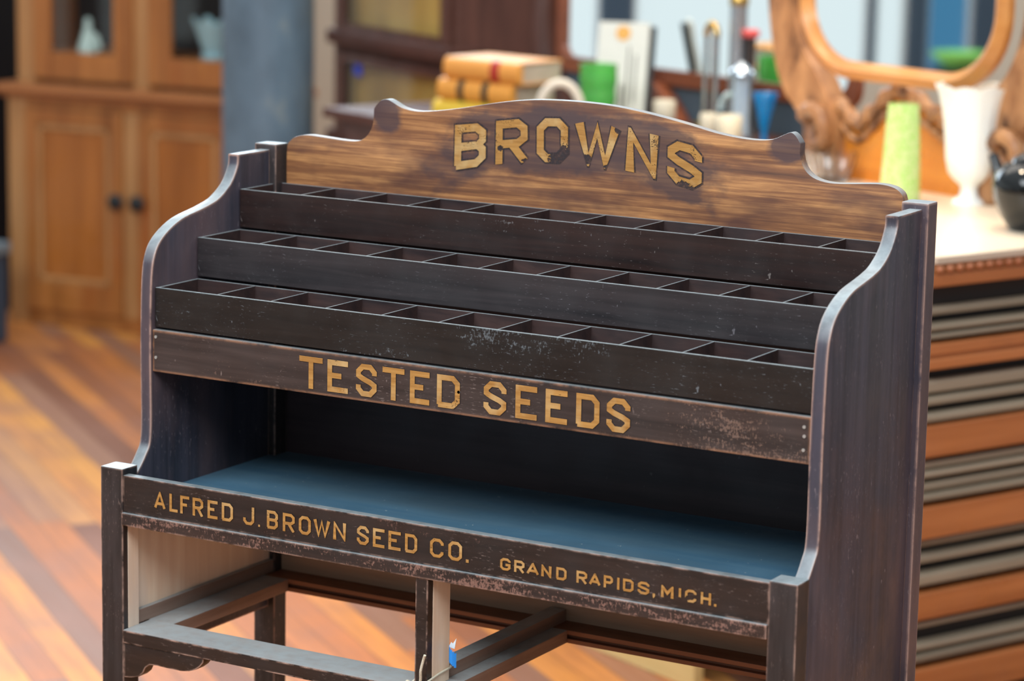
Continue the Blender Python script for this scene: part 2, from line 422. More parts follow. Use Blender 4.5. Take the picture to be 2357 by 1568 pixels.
# scrolled sign board at the back
sg = [(0.0400, 0.3451), (0.0398, 0.3724), (0.0412, 0.3950), (0.0461, 0.4020), (0.0527, 0.4070), (0.0633, 0.4105), (0.0773, 0.4119), (0.0983, 0.4110), (0.1349, 0.4090), (0.1570, 0.4098), (0.1690, 0.4150), (0.1775, 0.4245),
      (0.1825, 0.4370), (0.1836, 0.4558), (0.1865, 0.4600), (0.1950, 0.4680), (0.2045, 0.4699), (0.2132, 0.4672), (0.2280, 0.4605), (0.2474, 0.4572), (0.2681, 0.4580), (0.2945, 0.4615), (0.3291, 0.4675), (0.3716, 0.4760), (0.4140, 0.4826), (0.4475, 0.4856), (0.4924, 0.4867),
      (0.5496, 0.4848), (0.6062, 0.4780), (0.6620, 0.4683), (0.6992, 0.4607), (0.7353, 0.4563), (0.7626, 0.4558), (0.7803, 0.4585), (0.7957, 0.4655), (0.8046, 0.4687), (0.8119, 0.4640), (0.8180, 0.4550), (0.8175, 0.4440), (0.8210, 0.4305), (0.8290, 0.4197), (0.8413, 0.4128), (0.8597, 0.4096), (0.8819, 0.4104), (0.9132, 0.4130), (0.9308, 0.4134), (0.9462, 0.4105), (0.9556, 0.4040), (0.9588, 0.3960), (0.9640, 0.3800)]
sgs = []
for i in range(len(sg) - 1):
    sgs.append(sg[i])
poly = [(0.0400, 0.2900)] + smooth_pts(sg[:14], 3) + smooth_pts(sg[14:38], 3) + smooth_pts(sg[38:], 3) + [(0.9640, 0.2900)]

def sign_material():
    m, nt, p = mat('sign_board_wood')
    g = noise(nt, coords(nt, (0.035, 1, 1)), 105, 7, 0.68, 0.3)
    col = ramp(nt, g, [(0.28, S(80, 50, 36)), (0.47, S(130, 84, 52)), (0.68, S(196, 140, 86))])
    bl = noise(nt, coords(nt, (0.45, 1, 1)), 11, 4, 0.6)
    col = mixc(nt, ramp(nt, bl, [(0.46, 0.0), (0.60, 0.8)]), col, S(74, 44, 38))
    # old dark varnish left round the lettering, along an arch, and on the two scroll tips
    t = N(nt, 'ShaderNodeTexCoord'); sp = N(nt, 'ShaderNodeSeparateXYZ'); lk(nt, t.outputs['Object'], sp.inputs[0])
    x, z = sp.outputs[0], sp.outputs[2]
    dx = math_n(nt, 'SUBTRACT', x, 0.50)
    arch = math_n(nt, 'SUBTRACT', 0.4325, math_n(nt, 'MULTIPLY', math_n(nt, 'MULTIPLY', dx, dx), 0.80))
    dz = math_n(nt, 'DIVIDE', math_n(nt, 'ABSOLUTE', math_n(nt, 'SUBTRACT', z, arch)), 0.046)
    ex = math_n(nt, 'DIVIDE', math_n(nt, 'ABSOLUTE', dx), 0.215)
    wob = noise(nt, coords(nt, (0.6, 1, 1)), 26, 4, 0.6)
    dd = math_n(nt, 'ADD', math_n(nt, 'MAXIMUM', dz, ex), math_n(nt, 'MULTIPLY', math_n(nt, 'SUBTRACT', wob, 0.5), 1.3))
    k = ramp(nt, dd, [(0.72, 1.0), (1.05, 0.0)])
    col = mixc(nt, math_n(nt, 'MULTIPLY', k, 0.80), col, S(62, 46, 48))
    for cx, cz in ((0.203, 0.452), (0.798, 0.452)):
        v = N(nt, 'ShaderNodeCombineXYZ'); v.inputs[0].default_value = cx; v.inputs[2].default_value = cz
        xz = N(nt, 'ShaderNodeCombineXYZ'); lk(nt, x, xz.inputs[0]); lk(nt, z, xz.inputs[2])
        ds = N(nt, 'ShaderNodeVectorMath', operation='DISTANCE'); lk(nt, xz.outputs[0], ds.inputs[0]); lk(nt, v.outputs[0], ds.inputs[1])
        q = math_n(nt, 'ADD', math_n(nt, 'DIVIDE', ds.outputs['Value'], 0.030), math_n(nt, 'MULTIPLY', math_n(nt, 'SUBTRACT', wob, 0.5), 1.0))
        col = mixc(nt, math_n(nt, 'MULTIPLY', ramp(nt, q, [(0.7, 1.0), (1.1, 0.0)]), 0.85), col, S(66, 50, 54))
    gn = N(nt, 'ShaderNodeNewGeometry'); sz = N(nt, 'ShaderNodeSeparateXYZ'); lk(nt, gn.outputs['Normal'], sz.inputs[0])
    col = mixc(nt, ramp(nt, sz.outputs[2], [(0.25, 0.0), (0.9, 0.65)]), col, S(164, 174, 176))  # pale light on the upward edges, painted into the sign colour
    lk(nt, col, p.inputs['Base Color'])
    p.inputs['Roughness'].default_value = 0.5
    bp = N(nt, 'ShaderNodeBump'); bp.inputs['Strength'].default_value = 0.12; bp.inputs['Distance'].default_value = 0.0005
    lk(nt, g, bp.inputs['Height']); lk(nt, bp.outputs[0], p.inputs['Normal'])
    return m

b = BM(); prism(b, poly, 'y', 0.3665, 0.3820, bev=0.0012)
sign = obj('sign_board', b, sign_material(), rack, smooth=35)

# ---- gold block lettering: chamfered strokes laid on the boards
c = 0.26
GL = {
    'A': [[(0.0, 0.0), (0.5, 1.0), (1.0, 0.0)], [(0.17, 0.30), (0.83, 0.30)]],
    'B': [[(0, 0), (0, 1), (1 - c, 1), (1, 1 - c * .6), (1, .5 + c * .5), (1 - c * .7, .5), (0, .5)], [(1 - c * .7, .5), (1, .5 - c * .5), (1, c * .6), (1 - c, 0), (-0.06, 0)]],
    'C': [[(1, .70), (1, 1 - c * .7), (1 - c, 1), (c, 1), (0, 1 - c * .7), (0, c * .7), (c, 0), (1 - c, 0), (1, c * .7), (1, .30)]],
    'D': [[(0, 0), (0, 1), (1 - c, 1), (1, 1 - c * .7), (1, c * .7), (1 - c, 0), (-0.06, 0)]],
    'E': [[(1.12, 1), (0, 1), (0, 0), (1.12, 0)], [(0, .52), (.72, .52)]],
    'F': [[(1.12, 1), (0, 1), (0, -0.1)], [(0, .50), (.80, .50)]],
    'G': [[(1, .72), (1, 1 - c * .7), (1 - c, 1), (c, 1), (0, 1 - c * .7), (0, c * .7), (c, 0), (1 - c, 0), (1, c * .7), (1, .46), (.52, .46)]],
    'H': [[(0, -0.1), (0, 1.1)], [(1, -0.1), (1, 1.1)], [(0, .5), (1, .5)]],
    'I': [[(.5, -0.1), (.5, 1.1)]],
    'J': [[(1, 1.1), (1, c * .7), (1 - c, 0), (c, 0), (0, c * .7), (0, .36)]],
    'L': [[(0, 1.1), (0, 0), (1.12, 0)]],
    'M': [[(0, -0.1), (0, 1.0), (.5, .38), (1, 1.0), (1, -0.1)]],
    'N': [[(0, -0.1), (0, 1.0), (1, 0.0), (1, 1.1)]],
    'O': [[(.5, 0), (c, 0), (0, c * .7), (0, 1 - c * .7), (c, 1), (1 - c, 1), (1, 1 - c * .7), (1, c * .7), (1 - c, 0), (.5, 0)]],
    'P': [[(0, -0.1), (0, 1), (1 - c, 1), (1, 1 - c * .6), (1, .45 + c * .6), (1 - c, .45), (0, .45)]],
    'R': [[(0, -0.1), (0, 1), (1 - c, 1), (1, 1 - c * .6), (1, .45 + c * .5), (1 - c, .45), (0, .45)], [(.48, .45), (1.02, -0.08)]],
    'S': [[(1, .70), (1, 1 - c * .7), (1 - c, 1), (c, 1), (0, 1 - c * .7), (0, .5 + c * .62), (c, .5 + .06), (1 - c, .5 - .06), (1, .5 - c * .62), (1, c * .7), (1 - c, 0), (c, 0), (0, c * .7), (0, .32)]],
    'T': [[(-0.1, 1), (1.1, 1)], [(.5, 1), (.5, -0.1)]],
    'W': [[(0.0, 1.05), (.27, 0.0), (.5, .92), (.73, 0.0), (1.0, 1.05)]],
    '.': [], ',': [],
}

def strip_quads(pts, s):
    """Mitred strip of width s along pts -> list of quads."""
    P = [Vector(p) for p in pts]; n = len(P); closed = (P[0] - P[-1]).length < 1e-9
    if closed: P = P[:-1]; n -= 1
    L, R = [], []
    for i in range(n):
        a = P[i] - P[i - 1] if (i > 0 or closed) else P[1] - P[0]
        d = P[(i + 1) % n] - P[i] if (i < n - 1 or closed) else P[-1] - P[-2]
        a = a.normalized(); d = d.normalized()
        na, nd = Vector((-a.y, a.x)), Vector((-d.y, d.x))
        mt = na + nd
        mt = mt / max(0.35, mt.dot(na))
        L.append(P[i] + mt * (s / 2)); R.append(P[i] - mt * (s / 2))
    m = n if closed else n - 1
    return [(L[i], L[(i + 1) % n], R[(i + 1) % n], R[i]) for i in range(m)]

def glyph(bm, ch, quad, y, s, grow=0.0, w=None, h=None):
    """quad: top-left, top-right, bottom-right, bottom-left in board (x, z)."""
    TL, TR, BR, BL = [Vector(q) for q in quad]
    w = ((TR - TL).length + (BR - BL).length) / 2; h = ((TL - BL).length + (TR - BR).length) / 2
    def to(p):
        u, v = p[0] / w, p[1] / h
        q = (BL * (1 - u) + BR * u) * (1 - v) + (TL * (1 - u) + TR * u) * v
        return (q.x, y, q.y)
    cnt = [0]
    def emit(poly):
        cnt[0] += 1
        yy = y - cnt[0] * 2.5e-5
        bm.faces.new([bm.verts.new((q[0], yy, q[2])) for q in (to(p) for p in poly)])
    def clip(poly, e):
        for ax, lim, sg in ((0, -e, 1), (0, w + e, -1), (1, -e, 1), (1, h + e, -1)):
            out = []
            for i in range(len(poly)):
                a, b2 = poly[i], poly[(i + 1) % len(poly)]
                ia, ib = sg * (a[ax] - lim) >= 0, sg * (b2[ax] - lim) >= 0
                if ia: out.append(a)
                if ia != ib:
                    t = (lim - a[ax]) / (b2[ax] - a[ax]); out.append((a[0] + (b2[0] - a[0]) * t, a[1] + (b2[1] - a[1]) * t))
            poly = out
            if len(poly) < 3: return None
        return poly
    if ch in '.,':
        g = grow
        emit([(-g, -g), (w + g, -g), (w + g, w + g), (-g, w + g)])
        if ch == ',':
            emit([(w * .3, -w * .9 - g), (w + g, 0), (0, 0)])
        return
    fx = 0.5 if ch not in 'AWI' else 0.55
    if ch in 'WNM': s *= 1.22
    for pl in GL[ch]:
        pts = [(s * fx + p[0] * (w - 2 * fx * s), s * .5 + p[1] * (h - s)) for p in pl]
        for q in strip_quads(pts, s + 2 * grow):
            e = grow + 1e-6
            q = clip([(p.x, p.y) for p in q], e)
            if not q: continue
            emit(q)

def gold(name, holes=(), worn=0.60):
    m = bpy.data.materials.new(name); m.use_nodes = True; nt = m.node_tree
    p = nt.nodes['Principled BSDF']; out = nt.nodes['Material Output']
    g = noise(nt, coords(nt, (0.06, 1, 1)), 260, 4, 0.6)
    col = ramp(nt, g, [(0.3, S(150, 104, 50)), (0.7, S(188, 140, 76))])
    bl = noise(nt, coords(nt), 26, 3)
    col = mixc(nt, ramp(nt, bl, [(0.5, 0.0), (0.72, 0.6)]), col, S(206, 178, 128))
    lk(nt, col, p.inputs['Base Color'])
    p.inputs['Roughness'].default_value = 0.42; p.inputs['Metallic'].default_value = 0.15
    big = noise(nt, coords(nt), 22, 4, 0.6)
    fine = noise(nt, coords(nt, (0.5, 1, 1)), 700, 3, 0.7)
    msk = ramp(nt, math_n(nt, 'ADD', math_n(nt, 'MULTIPLY', big, 0.55), math_n(nt, 'MULTIPLY', fine, 0.45)), [(worn - 0.01, 0.0), (worn + 0.01, 1.0)])
    if holes:
        t = N(nt, 'ShaderNodeTexCoord'); sp = N(nt, 'ShaderNodeSeparateXYZ'); lk(nt, t.outputs['Object'], sp.inputs[0])
        xz = N(nt, 'ShaderNodeCombineXYZ'); lk(nt, sp.outputs[0], xz.inputs[0]); lk(nt, sp.outputs[2], xz.inputs[2])
        rag = noise(nt, coords(nt), 320, 3, 0.7)
        for cx, cz, rx, rz in holes:
            d = N(nt, 'ShaderNodeVectorMath', operation='SUBTRACT'); lk(nt, xz.outputs[0], d.inputs[0]); d.inputs[1].default_value = (cx, 0, cz)
            dv = N(nt, 'ShaderNodeVectorMath', operation='DIVIDE'); lk(nt, d.outputs[0], dv.inputs[0]); dv.inputs[1].default_value = (rx, 1, rz)
            ln = N(nt, 'ShaderNodeVectorMath', operation='LENGTH'); lk(nt, dv.outputs[0], ln.inputs[0])
            q = math_n(nt, 'ADD', ln.outputs['Value'], math_n(nt, 'MULTIPLY', math_n(nt, 'SUBTRACT', rag, 0.5), 1.7))
            msk = math_n(nt, 'MAXIMUM', msk, ramp(nt, q, [(0.97, 1.0), (1.03, 0.0)]))
    tr = N(nt, 'ShaderNodeBsdfTransparent'); mx = N(nt, 'ShaderNodeMixShader')
    lk(nt, msk, mx.inputs[0]); lk(nt, p.outputs[0], mx.inputs[1]); lk(nt, tr.outputs[0], mx.inputs[2]); lk(nt, mx.outputs[0], out.inputs[0])
    return m

M_halo = plain('blue_black_outline', S(50, 44, 48), 0.5)
nt = M_halo.node_tree; tr_ = N(nt, 'ShaderNodeBsdfTransparent'); mx_ = N(nt, 'ShaderNodeMixShader')
lk(nt, ramp(nt, noise(nt, coords(nt), 180, 4, 0.7), [(0.36, 0.85), (0.62, 0.15)]), mx_.inputs[0])
lk(nt, nt.nodes['Principled BSDF'].outputs[0], mx_.inputs[1]); lk(nt, tr_.outputs[0], mx_.inputs[2]); lk(nt, mx_.outputs[0], nt.nodes['Material Output'].inputs[0])

def line(parent, items, y, s, m, outline=0.0, words=None):
    k = 0
    for n_ in (words or [len(items)]):
        b = BM(); bo = BM()
        for ch, quad in items[k:k + n_]:
            glyph(b, ch, quad, y - 0.0009, s)
            if outline: glyph(bo, ch, quad, y - 0.0002, s, grow=outline)
        k += n_
        obj('lettering', b, m, parent)
        if outline: obj('lettering_outline', bo, M_halo, parent)
        else: bo.free()

def row(text, xs, z0, z1):
    return [(ch, ((x0, z1), (x1, z1), (x1, z0), (x0, z0))) for ch, (x0, x1) in zip(text, xs)]

line(sign, [
    ('B', ((0.3137, 0.4430), (0.3620, 0.4495), (0.3622, 0.3922), (0.3132, 0.3821))),
    ('R', ((0.3772, 0.4530), (0.4250, 0.4597), (0.4272, 0.4018), (0.3772, 0.3942))),
    ('O', ((0.4392, 0.4612), (0.4862, 0.4639), (0.4872, 0.4062), (0.4404, 0.4030))),
    ('W', ((0.4960, 0.4640), (0.5640, 0.4603), (0.5640, 0.4010), (0.4960, 0.4050))),
    ('N', ((0.5728, 0.4592), (0.6195, 0.4531), (0.6195, 0.3945), (0.5724, 0.4003))),
    ('S', ((0.6330, 0.4484), (0.6822, 0.4396), (0.6832, 0.3842), (0.6335, 0.3936))),
], 0.3665, 0.0107, gold('gold_leaf_worn', [(0.4790, 0.4100, 0.0215, 0.0190), (0.5140, 0.4125, 0.0110, 0.0065), (0.6560, 0.3880, 0.0110, 0.0080), (0.6660, 0.3850, 0.0080, 0.006), (0.5600, 0.4540, 0.005, 0.005), (0.5480, 0.4050, 0.008, 0.003), (0.3845, 0.4170, 0.0045, 0.004), (0.4235, 0.4035, 0.006, 0.003)], 0.60), outline=0.0024)
TX = [(0.2602, 0.2972), (0.3040, 0.3358), (0.3476, 0.3786), (0.3863, 0.4205), (0.4279, 0.4575), (0.4675, 0.5009), (0.5353, 0.5676), (0.5805, 0.6114), (0.6227, 0.6537), (0.6652, 0.6973), (0.7072, 0.7391)]
line(valance, row('TESTEDSEEDS', TX, 0.1268, 0.1685), 0.0788, 0.0071, gold('gold_leaf', (), 0.615), outline=0.0009, words=(6, 5))
AX = [(0.0869, 0.1060), (0.1119, 0.1258), (0.1293, 0.1443), (0.1490, 0.1659), (0.1727, 0.1890), (0.1951, 0.2127), (0.2288, 0.2458), (0.2520, 0.2548), (0.2654, 0.2824), (0.2898, 0.3081), (0.3143, 0.3326), (0.3360, 0.3622),
      (0.3661, 0.3854), (0.4018, 0.4193), (0.4253, 0.4427), (0.4481, 0.4662), (0.4723, 0.4900), (0.5086, 0.5280), (0.5348, 0.5543), (0.5599, 0.5639)]
GX = [(0.6083, 0.6228), (0.6278, 0.6421), (0.6447, 0.6624), (0.6652, 0.6794), (0.6858, 0.6999), (0.7134, 0.7279), (0.7301, 0.7464), (0.7502, 0.7626), (0.7681, 0.7713), (0.7759, 0.7901), (0.7957, 0.8110), (0.8154, 0.8186), (0.8262, 0.8429), (0.8492, 0.8526), (0.8577, 0.8724), (0.8780, 0.8913), (0.8953, 0.8984)]
M_gold2 = gold('gold_leaf_small', [(0.8600, -0.0395, 0.0030, 0.0035), (0.851, -0.0415, 0.003, 0.002)], 0.63)
line(front_board, row('ALFREDJ.BROWNSEEDCO.', AX, -0.0420, -0.0182), 0.0012, 0.0039, M_gold2, words=(6, 2, 5, 4, 3))
line(front_board, row('GRANDRAPIDS,MICH.', GX, -0.0434, -0.0282), 0.0012, 0.0031, M_gold2, words=(5, 7, 5))

# ---- drawer frame below the shelf
ZD = -0.2133
front_rail = bx('front_rail', M_rail, rack, P_, 1 - P_, -0.0002, 0.0575, ZD - 0.0175, ZD, bev=0.0010)
bx('rail_face', M_front, rack, P_, 1 - P_, -0.0016, 0.0, ZD - 0.0175, ZD - 0.0006, bev=0.0004)
for a0, a1 in ((XT, 0.0752), (1 - 0.0752, 1 - XT)):
    bx('side_rail', M_raily, rack, a0, a1, 0.0575, 0.3245, ZD - 0.0175, ZD, bev=0.0008)
b = BM()
box(b, P_, 1 - P_, 0.3245, 0.372, ZD - 0.0060, ZD, bev=0.0006)
box(b, P_, 1 - P_, 0.3335, 0.372, ZD - 0.0118, ZD - 0.0060)
box(b, P_, 1 - P_, 0.3245, 0.372, ZD - 0.0178, ZD - 0.0118, bev=0.0006)
obj('back_rail', b, M_backrail, rack)
bx('center_rail', M_raily, rack, 0.4600, 0.5255, 0.0575, 0.3245, ZD - 0.0175, ZD, bev=0.0008)
bx('drawer_guide', M_raily, rack, 0.4790, 0.5030, 0.055, 0.3600, ZD, -0.1965, bev=0.0008)
stile = bx('drawer_divider', M_front, rack, 0.4888, 0.5065, -0.0005, 0.0125, ZD, -0.0712, bev=0.0008)
bx('divider_block', M_raw, rack, 0.4890, 0.5068, 0.0125, 0.0530, ZD, -0.0712, bev=0.0008)
for sx in (0, 1):
    X = (lambda a, b2: (a, b2)) if sx == 0 else (lambda a, b2: (1 - b2, 1 - a))
    bx('drawer_runner', M_raily, rack, *X(XT, 0.0345), 0.0325, 0.3460, ZD, -0.1950, bev=0.0006)
    bx('side_lining', M_raw, rack, *X(XT + 0.0002, XT + 0.0016), 0.0325, 0.3460, -0.1950, -0.0590, bev=0)
    bx('post_lining', M_raw, rack, *X(P_, P_ + 0.0008), 0.0105, 0.0322, ZD, -0.0712, bev=0)
bx('compartment_back', wood('compartment_wood', S(150, 120, 98), S(184, 154, 128), 'X', 30, 0.08, 0.6, 0.3), rack, P_, 1 - P_, 0.3640, 0.3700, ZD, -0.0590, bev=0)
br = [(P_, -0.2308), (0.1655, -0.2308), (0.1648, -0.2370), (0.1600, -0.2430), (0.1520, -0.2490), (0.1413, -0.2527), (0.1290, -0.2545), (0.1100, -0.2545), (0.0900, -0.2540), (0.0776, -0.2550), (0.0710, -0.2600), (0.0670, -0.2680), (0.0600, -0.2740), (0.0480, -0.2775), (P_, -0.2790)]
for sx in (0, 1):
    b = BM(); prism(b, [(p[0] if sx == 0 else 1 - p[0], p[1]) for p in br], 'y', 0.0008, 0.020, bev=0.0008)
    obj('corner_bracket', b, M_front, rack, smooth=40)

# ---- twine price tie on the middle divider
tie = thing('price_tag', 'white twine tied round the rack divider holding a blue taped paper tag', 'price tag', (0.4985, -0.002, F - 0.2))
M_twine = wood('twine', S(176, 164, 140), S(226, 218, 198), 'Z', 900, 1.0, 0.9, 0.2)
b = BM()
loop = smooth_pts([(-0.0115, -0.004, -0.0075), (-0.0135, -0.003, -0.0060), (-0.010, -0.0025, -0.0095), (-0.002, -0.0020, -0.0092), (0.006, -0.0010, -0.0060), (0.0095, 0.004, -0.0020), (0.0098, 0.030, 0.0015), (0.0098, 0.056, 0.0030), (0.000, 0.0575, 0.002), (-0.0112, 0.056, 0.0), (-0.0112, 0.02, -0.002), (-0.0118, 0.0, -0.006), (-0.008, -0.0025, -0.0075), (0.002, -0.0035, -0.0065)], 6)
tube(b, loop, 0.0015, 8)
tube(b, smooth_pts([(0.000, -0.003, -0.0085), (0.0035, -0.005, 0.002), (0.0060, -0.009, 0.014), (0.0100, -0.010, 0.028), (0.0135, -0.012, 0.036)], 6), 0.0018, 8)
tube(b, smooth_pts([(0.000, -0.0030, -0.0085), (0.0015, -0.005, -0.016), (0.0005, -0.0055, -0.026), (0.0022, -0.0055, -0.036)], 5), 0.0014, 8)
tube(b, smooth_pts([(-0.0125, -0.003, -0.006), (-0.0155, -0.006, -0.003), (-0.0165, -0.008, -0.008), (-0.012, -0.006, -0.011), (-0.004, -0.004, -0.0085)], 5), 0.0015, 8)
obj('twine', b, M_twine, tie, smooth=60)
M_tape = plain('blue_tape', S(40, 140, 225), 0.5); M_paper = plain('paper', S(226, 236, 240), 0.7)
b = BM()
for k in range(7):
    a0 = k / 7; a1 = (k + 1) / 7
    f = lambda t: (0.0165 + 0.011 * t, 0.040 - 0.006 * math.sin(3.1 * t))
    (x0, y0), (x1, y1) = f(a0), f(a1)
    g = lambda t: 0.0270 - 0.010 * t * t
    vs = [b.verts.new(p) for p in ((x0, y0, g(a0) - 0.010), (x1, y1, g(a1) - 0.008), (x1, y1, g(a1) + 0.011), (x0, y0, g(a0) + 0.008))]
    b.faces.new(vs)
bmesh.ops.remove_doubles(b, verts=b.verts[:], dist=1e-5)
bmesh.ops.solidify(b, geom=b.faces[:], thickness=0.0004)
obj('tape', b, M_tape, tie)
b = BM(); prism(b, [(0.0145, 0.033), (0.018, 0.040), (0.0205, 0.0385), (0.0255, 0.046), (0.023, 0.032)], 'y', 0.0425, 0.0430)
obj('paper_tag', b, M_paper, tie)

# ------------------------------------------------------------------ pine hutch at the left
M_pine = wood('pine_amber', S(134, 80, 36), S(180, 116, 58), 'Z', 16, 0.10, 0.4, 0.5, blotch=S(156, 90, 40), blotch_scale=3)
M_pine_pale = wood('pine_pale', S(158, 110, 64), S(186, 138, 88), 'Z', 16, 0.10, 0.4, 0.5)
M_pine_top = wood('pine_counter', S(140, 86, 46), S(170, 110, 64), 'X', 16, 0.10, 0.35, 0.5)
M_pine_panel = wood('pine_panel', S(140, 80, 30), S(174, 106, 46), 'Z', 12, 0.10, 0.4, 0.5)
M_black = plain('black_iron', S(38, 42, 44), 0.4, 0.3)
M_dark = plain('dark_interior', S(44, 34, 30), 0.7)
M_pane = pane_glass('cabinet_glass')
hutch = thing('hutch', 'tall amber pine hutch with raised panel doors below and glass doors above', 'cabinet', (-3.77, 4.34, 0), math.radians(5.6))
b = BM()
box(b, -0.055, 0.86, 0.02, 0.42, 0.0, 0.765, bev=0.003)
box(b, -0.055, -0.03, 0.08, 0.42, 0.80, 1.72); box(b, 0.835, 0.86, 0.08, 0.42, 0.80, 1.72); box(b, -0.055, 0.86, 0.40, 0.42, 0.80, 1.72)
box(b, -0.055, 0.86, 0.08, 0.42, 1.70, 1.74)
obj('carcass', b, M_pine, hutch)
b = BM(); box(b, -0.05, 0.02, 0.0, 0.02, 0.0, 0.765); box(b, 0.80, 0.855, 0.0, 0.02, 0.0, 0.765); box(b, 0.396, 0.457, 0.0, 0.02, 0.05, 0.73)
box(b, -0.05, 0.02, 0.06, 0.08, 0.80, 1.70); box(b, 0.80, 0.855, 0.06, 0.08, 0.80, 1.70); box(b, 0.40, 0.460, 0.06, 0.08, 0.80, 1.70)
obj('face_frame', b, M_pine_pale, hutch)
bx('plinth', M_pine, hutch, 0.02, 0.80, 0.0, 0.02, 0.0, 0.052)
bx('frieze', M_pine, hutch, 0.02, 0.80, 0.0, 0.02, 0.725, 0.765)
b = BM(); box(b, -0.085, 0.885, -0.045, 0.42, 0.772, 0.800, bev=0.008); box(b, -0.07, 0.875, -0.02, 0.10, 0.755, 0.772, bev=0.005)
obj('counter', b, M_pine_top, hutch)
bx('upper_floor', M_pine_top, hutch, -0.03, 0.835, 0.08, 0.40, 0.80, 0.900, bev=0)
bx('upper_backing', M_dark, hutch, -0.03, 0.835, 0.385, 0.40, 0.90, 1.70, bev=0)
for (x0, x1, kx) in ((0.02, 0.396, 0.386), (0.457, 0.80, 0.467)):
    d = bpy.data.objects.new('door', None); COL.objects.link(d); d.parent = hutch
    b = BM()
    box(b, x0, x0 + 0.048, -0.012, 0.0, 0.052, 0.725, bev=0.003); box(b, x1 - 0.048, x1, -0.012, 0.0, 0.052, 0.725, bev=0.003)
    box(b, x0 + 0.048, x1 - 0.048, -0.012, 0.0, 0.052, 0.150, bev=0.003); box(b, x0 + 0.048, x1 - 0.048, -0.012, 0.0, 0.672, 0.725, bev=0.003)
    obj('door_frame', b, M_pine, d)
    bx('door_panel', M_pine_panel, d, x0 + 0.048, x1 - 0.048, -0.002, 0.01, 0.150, 0.672, bev=0)
    b = BM()
    for q in ((x0 + 0.048, x0 + 0.066, 0.150, 0.672), (x1 - 0.066, x1 - 0.048, 0.150, 0.672), (x0 + 0.048, x1 - 0.048, 0.150, 0.168), (x0 + 0.048, x1 - 0.048, 0.654, 0.672)):
        box(b, q[0], q[1], -0.009, 0.0, q[2], q[3], bev=0.004)
    obj('panel_moulding', b, M_pine_pale, d)
    b = BM(); tube(b, [(kx, -0.012, 0.437), (kx, -0.022, 0.437), (kx, -0.026, 0.437), (kx, -0.040, 0.437), (kx, -0.046, 0.437)], [0.010, 0.010, 0.024, 0.027, 0.016], 20)
    obj('knob', b, M_black, d, smooth=50)
for (x0, x1, g0, g1) in ((0.02, 0.40, 0.092, 0.330), (0.460, 0.80, 0.547, 0.745)):
    d = bpy.data.objects.new('glass_door', None); COL.objects.link(d); d.parent = hutch
    b = BM()
    box(b, x0, g0, 0.045, 0.065, 0.815, 1.68, bev=0.003); box(b, g1, x1, 0.045, 0.065, 0.815, 1.68, bev=0.003)
    box(b, g0, g1, 0.045, 0.065, 0.815, 0.905, bev=0.003); box(b, g0, g1, 0.045, 0.065, 1.61, 1.68, bev=0.003)
    obj('door_frame', b, M_pine, d)
    bx('pane', M_pane, d, g0, g1, 0.053, 0.057, 0.905, 1.61, bev=0)
M_china = plain('white_china', S(214, 232, 228), 0.2)
ca, sa = math.cos(math.radians(5.6)), math.sin(math.radians(5.6))
def hp(x, y, z): return (-3.77 + x * ca - y * sa, 4.34 + x * sa + y * ca, z)
t = thing('figurine', 'small white china figurine behind the hutch left glass door', 'figurine', hp(0.180, 0.13, 0.900))
b = BM(); lathe(b, [(0.034, 0), (0.036, 0.012), (0.030, 0.03), (0.022, 0.055), (0.016, 0.075), (0.011, 0.085), (0.013, 0.095), (0.012, 0.108), (0.0, 0.116)], 24)
obj('body', b, M_china, t, smooth=60)
b = BM(); tube(b, smooth_pts([(0.018, 0.0, 0.06), (0.034, 0.0, 0.055), (0.044, 0, 0.03), (0.05, 0, 0.012)], 4), 0.008, 8)
obj('arm', b, M_china, t, smooth=60)
b = BM()
lathe(b, [(0.048, 0), (0.052, 0.01), (0.040, 0.018), (0.052, 0.05), (0.064, 0.09), (0.078, 0.125), (0.074, 0.124), (0.060, 0.09), (0.046, 0.05), (0.0, 0.03)], 48,
      mod=lambda r, z, a: (r * (1 + 0.05 * math.sin(8 * a) * z / 0.12), z + (0.012 * math.sin(8 * a) if z > 0.1 else 0)))
o = obj('ruffled_bowl', b, plain('pale_blue_milk_glass', S(190, 226, 238), 0.15), smooth=60)
o.location = hp(0.645, 0.165, 0.900); tag(o, 'pale blue ruffled glass bowl behind the hutch right glass door', 'bowl')

# dark cabinet and metal bin at the far left edge
dk = thing('dark_cabinet', 'black tall cabinet standing left of the pine hutch at the photo edge', 'cabinet', (-4.33, 4.35, 0))
bx('carcass', plain('black_paint', S(22, 22, 26), 0.5), dk, -0.30, 0.375, 0.0, 0.65, 0.0, 1.7, bev=0.004)
bx('door', plain('black_paint_door', S(28, 28, 32), 0.45), dk, -0.28, 0.355, -0.018, 0.0, 0.06, 1.65, bev=0.004)
bn = thing('metal_bin', 'blue grey metal bin on the floor at the lower left of the pine hutch', 'bin', (-3.795, 3.93, 0), math.radians(5.6))
b = BM(); box(b, -0.22, 0.215, -0.15, 0.10, 0.0, 0.285, bev=0.01)
obj('body', b, plain('blue_grey_metal', S(58, 84, 108), 0.4, 0.2), bn)
b = BM(); box(b, -0.23, 0.225, -0.16, 0.11, 0.285, 0.325, bev=0.008)
obj('rim', b, plain('grey_rim', S(126, 146, 158), 0.4, 0.2), bn)

